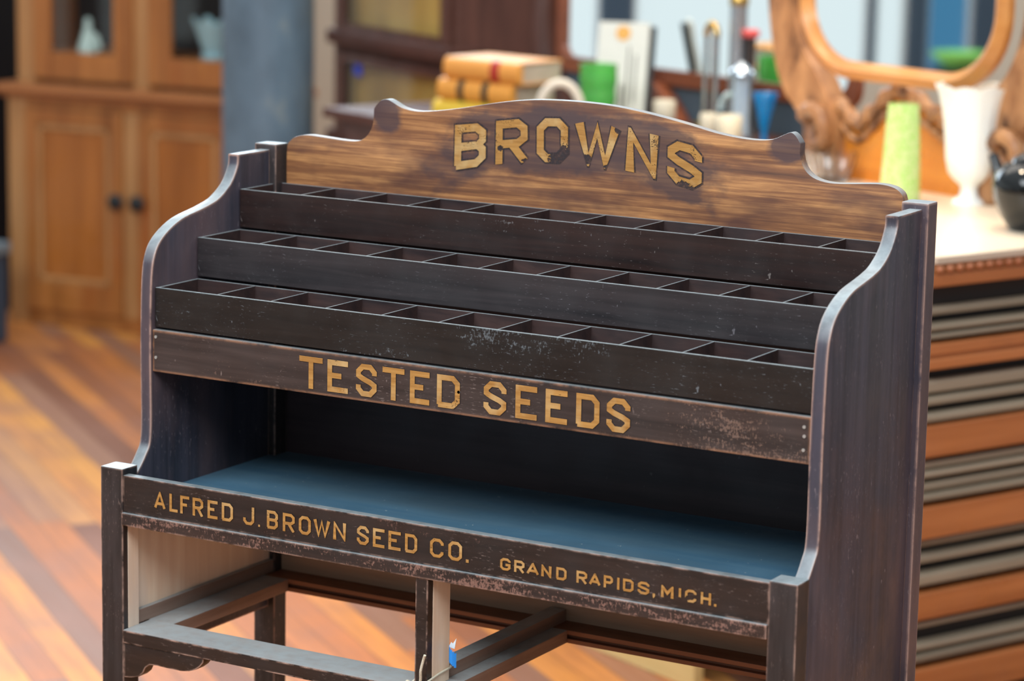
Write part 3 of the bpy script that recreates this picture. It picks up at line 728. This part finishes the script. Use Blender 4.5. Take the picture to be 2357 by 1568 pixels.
# ------------------------------------------------------------------ glazed bookcase
M_mah = wood('dark_mahogany', S(66, 40, 34), S(96, 62, 52), 'X', 20, 0.10, 0.5, 0.25)
M_mahz = wood('dark_mahogany_upright', S(70, 42, 34), S(104, 66, 54), 'Z', 20, 0.10, 0.35, 0.5)
M_amber = wood('amber_back', S(200, 150, 72), S(226, 178, 96), 'Z', 8, 0.3, 0.5, 0.4, blotch=S(126, 86, 46), blotch_scale=2.2, blotch_lo=0.45, blotch_hi=0.7)
bc = thing('bookcase', 'dark mahogany stacking bookcase with glass fronts beside the grey column', 'bookcase', (-2.395, 4.207, 0), math.radians(-29.7))
b = BM(); box(b, -0.09, -0.06, 0.0, 0.32, 0.0, 1.37, bev=0.003); box(b, 0.64, 0.67, 0.0, 0.32, 0.0, 1.37, bev=0.003)
obj('side', b, M_mahz, bc)
bx('back', M_amber, bc, -0.06, 0.64, 0.035, 0.05, 0.0, 1.37, bev=0)
bx('top', M_mah, bc, -0.10, 0.68, -0.02, 0.33, 1.37, 1.40)
for z in (0.10, 0.415, 0.73, 1.03):
    b = BM(); box(b, -0.06, 0.64, 0.0, 0.03, z - 0.045, z - 0.018, bev=0.003); box(b, -0.095, 0.675, -0.028, 0.10, z - 0.018, z + 0.026, bev=0.01)
    obj('shelf_moulding', b, M_mah, bc)
for z0, z1 in ((0.126, 0.37), (0.441, 0.685), (0.756, 0.985), (1.056, 1.35)):
    d = bpy.data.objects.new('glass_door', None); COL.objects.link(d); d.parent = bc
    b = BM(); box(b, -0.06, -0.012, -0.012, 0.006, z0, z1, bev=0.003); box(b, 0.592, 0.64, -0.012, 0.006, z0, z1, bev=0.003)
    box(b, -0.012, 0.592, -0.012, 0.006, z0, z0 + 0.022); box(b, -0.012, 0.592, -0.012, 0.006, z1 - 0.022, z1)
    obj('door_frame', b, M_mahz, d)
    bx('pane', M_pane, d, -0.012, 0.592, -0.004, 0.0, z0 + 0.022, z1 - 0.022, bev=0)
o = bx('tape_square', plain('royal_blue_tape', S(24, 70, 205), 0.5), None, -0.023, 0.023, -0.0008, 0.0, -0.018, 0.018, bev=0)
ang = math.radians(-29.7)
o.location = (-2.395 + 0.078 * math.cos(ang) + 0.0045 * math.sin(ang), 4.207 + 0.078 * math.sin(ang) - 0.0045 * math.cos(ang), 0.945); o.rotation_euler = (0, 0, ang)
tag(o, 'royal blue tape square stuck on the bookcase glass', 'tape')

# bow fronted cabinet right of it
bw = thing('bow_front_cabinet', 'tall reddish brown bow front cabinet between the bookcase and the vanity mirror', 'cabinet', (-2.22, 4.93, 0), math.radians(27))
M_red = wood('red_walnut', S(176, 104, 68), S(206, 138, 94), 'Z', 12, 0.12, 0.25, 0.6, blotch=S(150, 84, 52), blotch_scale=3)
arc = [(0.138 * math.sin(a), 0.02 - 0.08 * math.cos(a)) for a in [math.radians(-90 + 9 * k) for k in range(21)]]
b = BM(); prism(b, arc + [(0.138, 0.22), (-0.138, 0.22)], 'z', 0.06, 1.45)
obj('body', b, M_red, bw, smooth=40)
b = BM(); prism(b, [(x * 1.08, y * 1.08) for x, y in arc] + [(0.149, 0.22), (-0.149, 0.22)], 'z', 0.0, 0.06)
obj('plinth', b, M_mah, bw)
b = BM(); prism(b, [(x * 1.08, y * 1.08) for x, y in arc] + [(0.149, 0.22), (-0.149, 0.22)], 'z', 1.45, 1.5)
obj('cornice', b, M_mah, bw)

# ------------------------------------------------------------------ oak dresser, vanity and what stands on them
R0 = (0.459, 1.767, 0.0); RZ = math.radians(-24.13)
cR, sR = math.cos(RZ), math.sin(RZ)
def D(f, s, z):          # f: along the front to the left, s: into depth
    x, y = -f, s
    return (R0[0] + x * cR - y * sR, R0[1] + x * sR + y * cR, z)

M_oak = wood('orange_oak', S(150, 84, 42), S(186, 114, 64), 'Y', 18, 0.08, 0.35, 0.5, blotch=S(116, 72, 44), blotch_scale=5, blotch_lo=0.55, blotch_hi=0.75)
M_oakx = wood('orange_oak_x', S(200, 116, 34), S(226, 148, 54), 'X', 14, 0.10, 0.35, 0.5)
M_gold_oak = wood('golden_oak', S(178, 112, 52), S(214, 152, 84), 'X', 14, 0.25, 0.35, 0.5)
M_carve = wood('carved_oak', S(132, 86, 52), S(190, 138, 92), 'Z', 30, 0.4, 0.4, 0.5, blotch=S(98, 62, 38), blotch_scale=16)
M_brown = wood('moulding_brown', S(112, 66, 34), S(148, 92, 50), 'Y', 18, 0.08, 0.35, 0.5)
M_slat = wood('grey_slat', S(116, 102, 84), S(158, 142, 120), 'Y', 20, 0.05, 0.45, 0.5)
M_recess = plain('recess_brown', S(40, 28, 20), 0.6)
M_marble = plain('cream_top', S(232, 216, 194), 0.28)
M_mirror, nt, p = mat('mirror_silver')
p.inputs['Metallic'].default_value = 1.0; p.inputs['Roughness'].default_value = 0.02; p.inputs['Base Color'].default_value = (0.88, 0.92, 0.92, 1)

dr = thing('dresser', 'golden oak dresser with cream top, carved back and tilting mirror at right', 'dresser', R0, RZ)
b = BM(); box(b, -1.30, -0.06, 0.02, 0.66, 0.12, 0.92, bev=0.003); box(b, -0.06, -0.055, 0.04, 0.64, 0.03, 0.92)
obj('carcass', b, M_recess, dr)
b = BM(); box(b, -1.31, 0.0, 0.0, 0.67, 0.9465, 0.950, bev=0.001); box(b, -1.31, -0.004, 0.004, 0.67, 0.936, 0.9465, bev=0.004)
obj('top', b, M_marble, dr)
bx('top_moulding', M_brown, dr, -1.30, -0.008, 0.008, 0.66, 0.917, 0.936, bev=0.004)
b = BM()
for k in range(22):
    bmesh.ops.create_uvsphere(b, u_segments=10, v_segments=6, radius=0.0075, matrix=Matrix.Translation((-0.007, 0.016 + 0.0245 * k, 0.926)))
obj('bead_row', b, wood('bead_oak', S(150, 84, 52), S(186, 118, 80), 'Y', 18, 0.5, 0.3, 0.5), dr, smooth=60)
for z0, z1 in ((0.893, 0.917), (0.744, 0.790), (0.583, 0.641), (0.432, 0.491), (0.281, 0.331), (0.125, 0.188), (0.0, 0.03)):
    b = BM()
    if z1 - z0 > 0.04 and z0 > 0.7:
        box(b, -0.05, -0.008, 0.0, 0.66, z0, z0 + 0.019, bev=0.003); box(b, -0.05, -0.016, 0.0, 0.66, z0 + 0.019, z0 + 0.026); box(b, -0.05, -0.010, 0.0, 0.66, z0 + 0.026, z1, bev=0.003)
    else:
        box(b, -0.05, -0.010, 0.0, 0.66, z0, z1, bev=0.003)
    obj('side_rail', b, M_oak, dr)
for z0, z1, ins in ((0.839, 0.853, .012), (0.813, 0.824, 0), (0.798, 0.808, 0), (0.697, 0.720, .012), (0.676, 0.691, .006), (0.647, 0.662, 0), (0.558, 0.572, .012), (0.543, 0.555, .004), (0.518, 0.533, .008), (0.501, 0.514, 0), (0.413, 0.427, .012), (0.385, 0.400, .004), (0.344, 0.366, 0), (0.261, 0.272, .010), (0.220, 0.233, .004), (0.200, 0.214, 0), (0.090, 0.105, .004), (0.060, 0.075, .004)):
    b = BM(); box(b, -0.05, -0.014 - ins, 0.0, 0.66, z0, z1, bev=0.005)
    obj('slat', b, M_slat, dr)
for x0 in (-1.30, -0.09):
    bx('leg', M_brown, dr, x0, x0 + 0.06, 0.02, 0.08, 0.0, 0.12, bev=0.004); bx('leg', M_brown, dr, x0, x0 + 0.06, 0.58, 0.64, 0.0, 0.12, bev=0.004)
# backsplash with a carved crest
crest = [(1.02, 1.085), (0.98, 1.098), (0.918, 1.103), (0.880, 1.078), (0.850, 1.075), (0.810, 1.108), (0.760, 1.148), (0.735, 1.152), (0.700, 1.146), (0.640, 1.118), (0.603, 1.102), (0.550, 1.078), (0.500, 1.090), (0.44, 1.100), (0.40, 1.085)]
cs = smooth_pts(crest, 5)
b = BM(); prism(b, [(-f, z) for f, z in cs] + [(-0.40, 0.95), (-1.02, 0.95)], 'y', 0.605, 0.625)
obj('backsplash', b, M_oakx, dr)
b = BM(); tube(b, [(-f, 0.600, z) for f, z in cs], [0.016 + 0.005 * math.sin(i * 1.4) for i in range(len(cs))], 10)
tube(b, [(-f, 0.598, z - 0.036) for f, z in cs[5:-5]], [0.008 + 0.003 * math.sin(i * 2.0) for i in range(len(cs) - 10)], 8)
obj('carved_crest', b, M_carve, dr, smooth=50)
hl = [(1.150, 1.62), (1.150, 1.50), (1.134, 1.314), (1.105, 1.184), (1.070, 1.120), (1.043, 1.096), (1.000, 1.045), (0.985, 0.95)]
hr = [(0.900, 0.95), (0.910, 1.06), (0.925, 1.107), (0.965, 1.168), (1.015, 1.225), (1.049, 1.32), (1.060, 1.50), (1.070, 1.62)]
hp_ = smooth_pts(hl, 5) + smooth_pts(hr, 5)
for sg_ in (0, 1):
    b = BM(); prism(b, [(-(f if sg_ == 0 else 1.42 - f), z) for f, z in hp_], 'y', 0.570, 0.625, bev=0.006)
    obj('mirror_support', b, M_carve, dr, smooth=50)
    fc = 0.965 if sg_ == 0 else 0.40
    b = BM(); tube(b, smooth_pts([(-fc - 0.03, 0.565, 1.075), (-fc, 0.555, 1.095), (-fc + 0.04, 0.553, 1.08), (-fc + 0.045, 0.555, 1.03), (-fc + 0.01, 0.555, 1.02), (-fc, 0.56, 1.05)], 5), 0.017, 10)
    obj('carved_scroll', b, M_carve, dr, smooth=50)

def rrect(x0, x1, z0, z1, r, n=10):
    out = []
    for cx, cz, a in ((x1 - r, z0 + r, -90), (x1 - r, z1 - r, 0), (x0 + r, z1 - r, 90), (x0 + r, z0 + r, 180)):
        for k in range(n + 1):
            t = math.radians(a + 90 * k / n); out.append((cx + r * math.cos(t), cz + r * math.sin(t)))
    return out
out_ = rrect(-1.020, -0.400, 1.168, 1.70, 0.165); mid_ = rrect(-1.000, -0.420, 1.188, 1.68, 0.150); inn_ = rrect(-0.978, -0.440, 1.205, 1.66, 0.130)
b = BM(); rings = []
for P2, yy in ((out_, 0.575), (out_, 0.560), (mid_, 0.545), (inn_, 0.562), (inn_, 0.575)):
    rings.append([b.verts.new((x, yy, z)) for x, z in P2])
n = len(out_)
for i in range(5):
    A, B2 = rings[i], rings[(i + 1) % 5]
    for k in range(n): b.faces.new((A[k], A[(k + 1) % n], B2[(k + 1) % n], B2[k]))
mf = obj('mirror_frame', b, M_gold_oak, dr, smooth=50)
b = BM(); prism(b, inn_, 'y', 0.566, 0.570)
obj('glass', b, M_mirror, mf)

# pale board leaning low against the dresser front
o = bx('pine_board', wood('pale_pine', S(206, 176, 112), S(226, 200, 140), 'X', 12, 0.1, 0.5, 0.4), None, 0, 0.36, -0.026, 0.0, 0.0, 0.15, bev=0.003)
o.location = D(0.955, -0.002, 0); o.rotation_euler = (0, 0, RZ); tag(o, 'pale pine board standing on edge on the floor under the dresser front', 'board')
# vanity table with big mirror
va = thing('vanity', 'dark walnut vanity with wide mirror behind the seed rack sign', 'vanity', R0, RZ)
bx('top', M_mah, va, -2.62, -1.34, 0.36, 1.06, 0.925, 0.950, bev=0.004)
bx('carcass', M_mahz, va, -2.60, -1.36, 0.42, 1.04, 0.30, 0.925, bev=0.004)
for x0 in (-2.60, -1.42):
    for y0 in (0.42, 0.98):
        bx('leg', M_mahz, va, x0, x0 + 0.06, y0, y0 + 0.06, 0.0, 0.30, bev=0.004)
M_slate = plain('slate_back', S(84, 98, 108), 0.6)
bx('back_board', M_slate, va, -2.48, -1.34, 1.02, 1.03, 0.950, 1.045, bev=0)
out_ = rrect(-2.478, -1.30, 1.036, 1.62, 0.05); inn_ = rrect(-2.440, -1.33, 1.074, 1.58, 0.035)
M_redframe = wood('red_mahogany', S(124, 66, 42), S(160, 92, 62), 'X', 14, 0.1, 0.3, 0.5)
b = BM(); rings = []
for P2, yy in ((out_, 1.02), (out_, 1.0), (inn_, 0.995), (inn_, 1.02)):
    rings.append([b.verts.new((x, yy, z)) for x, z in P2])
n = len(out_)
for i in range(4):
    A, B2 = rings[i], rings[(i + 1) % 4]
    for k in range(n): b.faces.new((A[k], A[(k + 1) % n], B2[(k + 1) % n], B2[k]))
mf = obj('mirror_frame', b, M_redframe, va, smooth=30)
b = BM(); prism(b, inn_, 'y', 1.006, 1.012)
obj('glass', b, M_mirror, mf)
post = smooth_pts([(2.56, 1.55), (2.56, 1.25), (2.565, 1.12), (2.54, 1.03), (2.50, 0.95)], 5) + smooth_pts([(2.41, 0.95), (2.445, 1.0), (2.48, 1.06), (2.495, 1.16), (2.49, 1.25), (2.49, 1.55)], 5)
b = BM(); prism(b, [(-f, z) for f, z in post], 'y', 0.985, 1.03, bev=0.004)
obj('mirror_support', b, M_mahz, va, smooth=40)
sc_ = smooth_pts([(2.06, 1.04), (2.02, 1.035), (1.97, 1.00), (1.92, 0.95)], 5) + smooth_pts([(2.04, 0.95), (2.06, 0.99), (2.075, 1.02)], 4)
b = BM(); prism(b, [(-f, z) for f, z in sc_], 'y', 0.97, 1.015, bev=0.003)
obj('scroll_bracket', b, M_redframe, va, smooth=40)

# law books
bk0 = Vector(D(1.955, 0.50, 0.950)); brz = math.radians(-11.5)
M_page = wood('page_edges', S(176, 158, 136), S(206, 190, 168), 'X', 10, 0.02, 0.8, 0.2)
def book(label, z, dx, cov, bands, spine_dx=0.0, t_=0.054):
    t = thing('book', label, 'book', (bk0.x + dx * math.cos(brz), bk0.y + dx * math.sin(brz), z), brz, 'law books stacked on the vanity')
    b = BM()
    arc = [(0.012 - 0.016 * math.cos(a), t_ / 2 + (t_ / 2) * math.sin(a)) for a in [math.radians(-90 + 18 * k) for k in range(11)]]
    prism(b, arc + [(0.165, t_), (0.165, t_ - 0.003), (0.016, t_ - 0.003), (0.016, 0.003), (0.165, 0.003), (0.165, 0.0)], 'x', -0.245, 0.0)
    obj('cover', b, cov, t, smooth=40)
    bx('pages', M_page, t, -0.241, -0.004, 0.016, 0.160, 0.003, t_ - 0.003, bev=0)
    for x0, x1, mm in bands:
        b = BM()
        prism(b, [(p[0] - 0.0008, p[1]) for p in arc] + [(p[0] + 0.004, p[1]) for p in arc[::-1]], 'x', x0, x1)
        obj('spine_label', b, mm, t, smooth=40)
M_tan = plain('tan_leather', S(232, 158, 72), 0.5); M_tan2 = plain('tan_leather_deep', S(234, 160, 66), 0.5); M_yel = plain('yellow_cloth', S(236, 196, 62), 0.55)
M_redl = plain('red_label', S(178, 44, 36), 0.5); M_blk = plain('black_label', S(40, 42, 34), 0.5)
book('yellow book at the bottom of the stack left of the white basket handle', 0.950, -0.035, M_yel, [])
book('tan leather law book with two black spine labels in the middle of the stack', 1.004, -0.020, M_tan2, [(-0.178, -0.158, M_blk), (-0.098, -0.078, M_blk)])
book('tan leather law book with a red spine label topping the stack', 1.058, 0.0, M_tan, [(-0.090, -0.062, M_redl)])

# white basket
M_white = plain('white_wicker', S(216, 206, 190), 0.6)
t = thing('basket', 'white wicker basket with arched handle behind the rack sign', 'basket', D(1.785, 0.5, 0.95))
b = BM(); lathe(b, [(0.045, 0), (0.058, 0.04), (0.062, 0.06), (0.056, 0.06), (0.05, 0.03), (0.0, 0.01)], 28); obj('body', b, M_white, t, smooth=60)
b = BM(); tube(b, [(0.050 * math.cos(a) * math.cos(0.5), 0.050 * math.cos(a) * math.sin(0.5), 0.058 + 0.072 * math.sin(a)) for a in [math.pi * k / 16 for k in range(17)]], 0.011, 10)
obj('handle', b, M_white, t, smooth=60)

# leaning framed print
M_print = plain('white_card', S(232, 230, 218), 0.6)
fr = thing('framed_print', 'white framed print with orange emblem leaning behind the green tumbler', 'picture', D(2.02, 0.86, 0.9565), math.radians(14))
tilt = Matrix.Rotation(math.radians(-12), 4, 'X')
def tb(name, m, *d, bev=0.0):
    b = BM(); box(b, *d, bev=bev); b.transform(tilt); return obj(name, b, m, fr)
tb('card', M_print, -0.068, 0.062, 0.0, 0.012, 0.0, 0.242)
tb('backing', plain('black_board', S(26, 32, 34), 0.5), -0.066, 0.074, 0.012, 0.03, 0.0, 0.235)
tb('edge', plain('gilt_edge', S(206, 150, 70), 0.4, 0.3), -0.074, -0.068, -0.002, 0.014, 0.0, 0.13)
b = BM(); tube(b, [(-0.004, -0.0012, 0.214), (-0.004, 0.0002, 0.214)], 0.019, 20); b.transform(tilt); obj('emblem', b, plain('orange_print', S(240, 178, 88), 0.6), fr)
M_ink = plain('grey_ink', S(96, 92, 86), 0.6)
b = BM()
for x0, x1, z0, z1 in ((-0.03, -0.018, 0.0, 0.10), (-0.002, 0.004, 0.0, 0.085), (0.012, 0.016, 0.02, 0.18), (0.03, 0.034, 0.04, 0.16)):
    box(b, x0, x1, -0.001, 0.0005, z0, z1)
b.transform(tilt); obj('printed_lines', b, M_ink, fr)

# green tumbler
def shell(prof, th):
    """outer profile with wall thickness -> closed lathe profile"""
    inner = [(max(r - th, 0.001), z) for r, z in prof[::-1]]
    inner[-1] = (inner[-1][0], prof[0][1] + th)
    return prof + inner + [(0.0, prof[0][1] + th)]
b = BM()
pr = [(0.040, 0), (0.041, 0.01)] + [(0.041 + 0.006 * k / 10 + 0.0016 * math.sin(k * 1.9), 0.01 + 0.0145 * k) for k in range(1, 11)]
lathe(b, shell(pr, 0.004), 40)
m, nt, p = mat('green_glass'); p.inputs['Base Color'].default_value = S(128, 226, 122); p.inputs['Transmission Weight'].default_value = 0.6; p.inputs['Roughness'].default_value = 0.08
o = obj('green_tumbler', b, m, smooth=60); o.location = D(1.925, 0.72, 0.95); tag(o, 'green ribbed glass tumbler in front of the framed print', 'tumbler')

# tall lanterns
M_brass = plain('brass', S(206, 168, 96), 0.22, 0.9); M_chrome = plain('chrome', S(206, 212, 216), 0.12, 1.0)
M_smoke = glass('clear_glass', (0.95, 0.97, 0.96, 1), 0.02)
M_clear = pane_glass('thin_clear_glass', (0.90, 0.93, 0.93, 1), 0.20)
t = thing('arched_tube', 'arched brass and silver tube standing left of the tall metal cylinder', 'ornament', D(1.690, 0.88, 0.95), RZ)
b = BM(); box(b, -0.029, 0.029, -0.022, 0.022, 0.0, 0.03, bev=0.004); obj('base', b, M_brass, t)
b = BM(); tube(b, [(-0.019, 0, 0.03), (-0.019, 0, 0.235)], 0.0065, 12); tube(b, [(0.019, 0, 0.03), (0.019, 0, 0.235)], 0.0065, 12); obj('silver_legs', b, M_chrome, t, smooth=50)
b = BM(); tube(b, [(0.019 * math.cos(a), 0, 0.235 + 0.03 * math.sin(a)) for a in [math.pi * k / 14 for k in range(15)]], 0.0085, 12); obj('brass_arch', b, M_brass, t, smooth=50)
bx('wood_core', plain('brown_core', S(128, 78, 48), 0.4), t, -0.005, 0.009, 0.006, 0.012, 0.03, 0.235)
t = thing('metal_cylinder', 'tall silver cylinder with brass top right of the arched tube', 'ornament', D(1.640, 0.92, 0.95), RZ)
b = BM(); lathe(b, [(0.0215, 0), (0.0215, 0.02), (0.021, 0.026), (0.021, 0.315)], 32); obj('body', b, plain('satin_silver', S(200, 204, 208), 0.25, 0.9), t, smooth=50)
b = BM(); lathe(b, [(0.023, 0.312), (0.024, 0.33), (0.016, 0.345), (0.012, 0.37), (0.0, 0.376)], 32); obj('brass_top', b, M_brass, t, smooth=50)

# dark candlestick with a red top
t = thing('candlestick', 'dark slender candlestick with a red disc top behind the glass cruet', 'candlestick', D(1.605, 0.93, 0.95))
b = BM(); lathe(b, [(0.0135, 0), (0.0135, 0.01), (0.008, 0.02), (0.010, 0.12), (0.013, 0.238)], 20); obj('stem', b, plain('dark_brown_turning', S(58, 46, 42), 0.4), t, smooth=50)
b = BM(); lathe(b, [(0.019, 0.238), (0.021, 0.243), (0.021, 0.252), (0.017, 0.256)], 24); obj('disc', b, plain('red_wax', S(226, 88, 84), 0.4), t, smooth=50)

# glass cruet with spout
t = thing('cruet', 'clear glass cruet with metal lid and curved spout behind the rack sign', 'cruet', D(1.480, 0.80, 0.95), RZ)
b = BM(); lathe(b, [(0.040, 0), (0.042, 0.02), (0.030, 0.05), (0.028, 0.06), (0.028, 0.160)], 32); obj('body', b, M_clear, t, smooth=60)
b = BM(); lathe(b, [(0.031, 0.160), (0.031, 0.172), (0.02, 0.182), (0.008, 0.190), (0.0, 0.196)], 28); obj('lid', b, M_chrome, t, smooth=50)
b = BM(); tube(b, smooth_pts([(-0.028, 0, 0.115), (-0.05, 0, 0.112), (-0.068, 0, 0.095), (-0.074, 0, 0.075)], 5), 0.007, 10); obj('spout', b, M_china, t, smooth=60)
b = BM(); tube(b, [(0, 0, 0.02), (0, 0, 0.155)], 0.019, 18); obj('liquid', b, plain('pale_blue_fill', S(224, 236, 248), 0.2), t, smooth=60)

# small pots
M_cream = plain('cream_pot', S(214, 204, 180), 0.4)
for f, s, r, h, bc_, lab in ((1.690, 0.74, 0.027, 0.088, S(60, 150, 70), 'small cream pot with green foot at the foot of the arched tube'), (1.452, 0.68, 0.021, 0.082, S(50, 160, 60), 'small cream pot with green foot below the glass cruet'), (1.355, 0.66, 0.030, 0.088, S(206, 56, 62), 'small cream pot with red foot under the blue glass vase')):
    t = thing('pot', lab, 'pot', D(f, s, 0.95), 0, 'small cream pots')
    b = BM(); lathe(b, [(r * .95, 0), (r, 0.004), (r, 0.030), (r * .9, 0.034)], 24); obj('foot', b, plain('pot_foot', bc_, 0.4), t, smooth=50)
    b = BM(); lathe(b, [(r * .85, 0.0335), (r, 0.040), (r, h - 0.004), (r * .9, h), (r * .8, h - 0.004), (r * .8, 0.05), (0, 0.048)], 24); obj('body', b, M_cream, t, smooth=50)

# blue trumpet vase
m, nt, p = mat('cobalt_glass'); p.inputs['Base Color'].default_value = S(10, 160, 226); p.inputs['Transmission Weight'].default_value = 0.45; p.inputs['Roughness'].default_value = 0.06
b = BM(); lathe(b, shell([(0.030, 0), (0.028, 0.005), (0.008, 0.014), (0.007, 0.045), (0.012, 0.062), (0.017, 0.085), (0.024, 0.110), (0.031, 0.132)], 0.003), 36)
o = obj('blue_vase', b, m, smooth=60); o.location = D(1.372, 0.78, 0.95); tag(o, 'bright blue trumpet shaped glass vase beside the carved mirror support', 'vase')

# milk glass vase
m, nt, p = mat('milk_glass'); p.inputs['Base Color'].default_value = S(244, 246, 240); p.inputs['Roughness'].default_value = 0.2; p.inputs['Subsurface Weight'].default_value = 0.2; p.inputs['Subsurface Radius'].default_value = (0.02, 0.02, 0.02)
b = BM()
vp = [(0.034, 0.0), (0.034, 0.005), (0.020, 0.014), (0.017, 0.026), (0.019, 0.036), (0.034, 0.048), (0.044, 0.062), (0.050, 0.090), (0.053, 0.130), (0.057, 0.165), (0.063, 0.195), (0.071, 0.220), (0.077, 0.236)]
lathe(b, shell(vp, 0.005), 96, mod=lambda r, z, a: (r * (1 + (0.02 * abs(math.sin(8 * a)) if 0.05 < z < 0.2 else 0.0)), z + (0.006 * abs(math.cos(4.5 * a)) - 0.003 if z > 0.21 else 0)))
o = obj('milk_glass_vase', b, m, smooth=60); o.location = D(0.487, 0.561, 0.95); tag(o, 'white milk glass vase with scalloped rim on the dresser top', 'vase')

# green crackle vase
m, nt, p = mat('green_crackle'); p.inputs['Transmission Weight'].default_value = 0.4; p.inputs['Roughness'].default_value = 0.08
vo = N(nt, 'ShaderNodeTexVoronoi'); vo.inputs['Scale'].default_value = 110; lk(nt, coords(nt), vo.inputs['Vector'])
lk(nt, ramp(nt, vo.outputs['Distance'], [(0.1, S(186, 244, 110)), (0.6, S(236, 252, 180))]), p.inputs['Base Color'])
bp = N(nt, 'ShaderNodeBump'); bp.inputs['Strength'].default_value = 0.25; bp.inputs['Distance'].default_value = 0.002; lk(nt, vo.outputs['Distance'], bp.inputs['Height']); lk(nt, bp.outputs[0], p.inputs['Normal'])
b = BM(); lathe(b, shell([(0.040, 0), (0.041, 0.01), (0.039, 0.06), (0.036, 0.12), (0.033, 0.17), (0.031, 0.196)], 0.004), 40)
o = obj('green_vase', b, m, smooth=60); o.location = D(0.577, 0.457, 0.95); tag(o, 'pale green crackle glass vase left of the white vase', 'vase')

# crystal bowl
b = BM(); lathe(b, shell([(0.034, 0), (0.036, 0.005), (0.045, 0.02), (0.053, 0.045), (0.056, 0.062)], 0.005), 60, mod=lambda r, z, a: (r * (1 + 0.03 * math.sin(15 * a) * (1 if z > 0.004 else 0)), z))
o = obj('crystal_bowl', b, glass('crystal', (1, 1, 1, 1), 0.05), smooth=30); o.location = D(0.878, 0.540, 0.95); tag(o, 'clear cut crystal bowl on the dresser left end', 'bowl')

# black teapot
m = plain('black_glaze', S(20, 22, 22), 0.08)
t = thing('teapot', 'glossy black teapot at the right edge of the dresser top', 'teapot', D(0.155, 0.395, 0.95), RZ)
b = BM(); lathe(b, [(0.040, 0), (0.044, 0.006), (0.058, 0.025), (0.072, 0.055), (0.077, 0.082), (0.072, 0.105), (0.055, 0.124), (0.044, 0.128), (0.0, 0.128)], 40); obj('body', b, m, t, smooth=60)
b = BM(); lathe(b, [(0.043, 0.128), (0.040, 0.136), (0.022, 0.146), (0.008, 0.150), (0.010, 0.158), (0.013, 0.166), (0.0, 0.174)], 32); obj('lid', b, m, t, smooth=60)
b = BM(); tube(b, smooth_pts([(-0.060, 0, 0.070), (-0.085, 0, 0.085), (-0.096, 0, 0.108), (-0.108, 0, 0.132)], 6), [0.017 - 0.00045 * k for k in range(19)], 14); obj('spout', b, m, t, smooth=60)
b = BM(); tube(b, smooth_pts([(0.066, 0, 0.105), (0.100, 0, 0.112), (0.115, 0, 0.08), (0.100, 0, 0.045), (0.068, 0, 0.045)], 6), 0.008, 10); obj('handle', b, m, t, smooth=60)

# plant stand with a green dish by the left windows (seen in the dresser mirror)
t = thing('plant_stand', 'slender dark stand by the left windows reflected in the dresser mirror', 'stand', (-6.35, 0.03, 0))
b = BM(); lathe(b, [(0.14, 0), (0.14, 0.02), (0.03, 0.05), (0.025, 0.56), (0.13, 0.60), (0.13, 0.62)], 28); obj('column_leg', b, M_black, t, smooth=40)
b = BM(); lathe(b, shell([(0.06, 0), (0.07, 0.01), (0.12, 0.05), (0.13, 0.07)], 0.006), 32)
m = plain('bright_green_glass', S(150, 224, 110), 0.1)
o = obj('green_dish', b, m, smooth=60); o.location = (-6.35, 0.03, 0.62); tag(o, 'bright green glass dish reflected in the dresser mirror', 'dish')
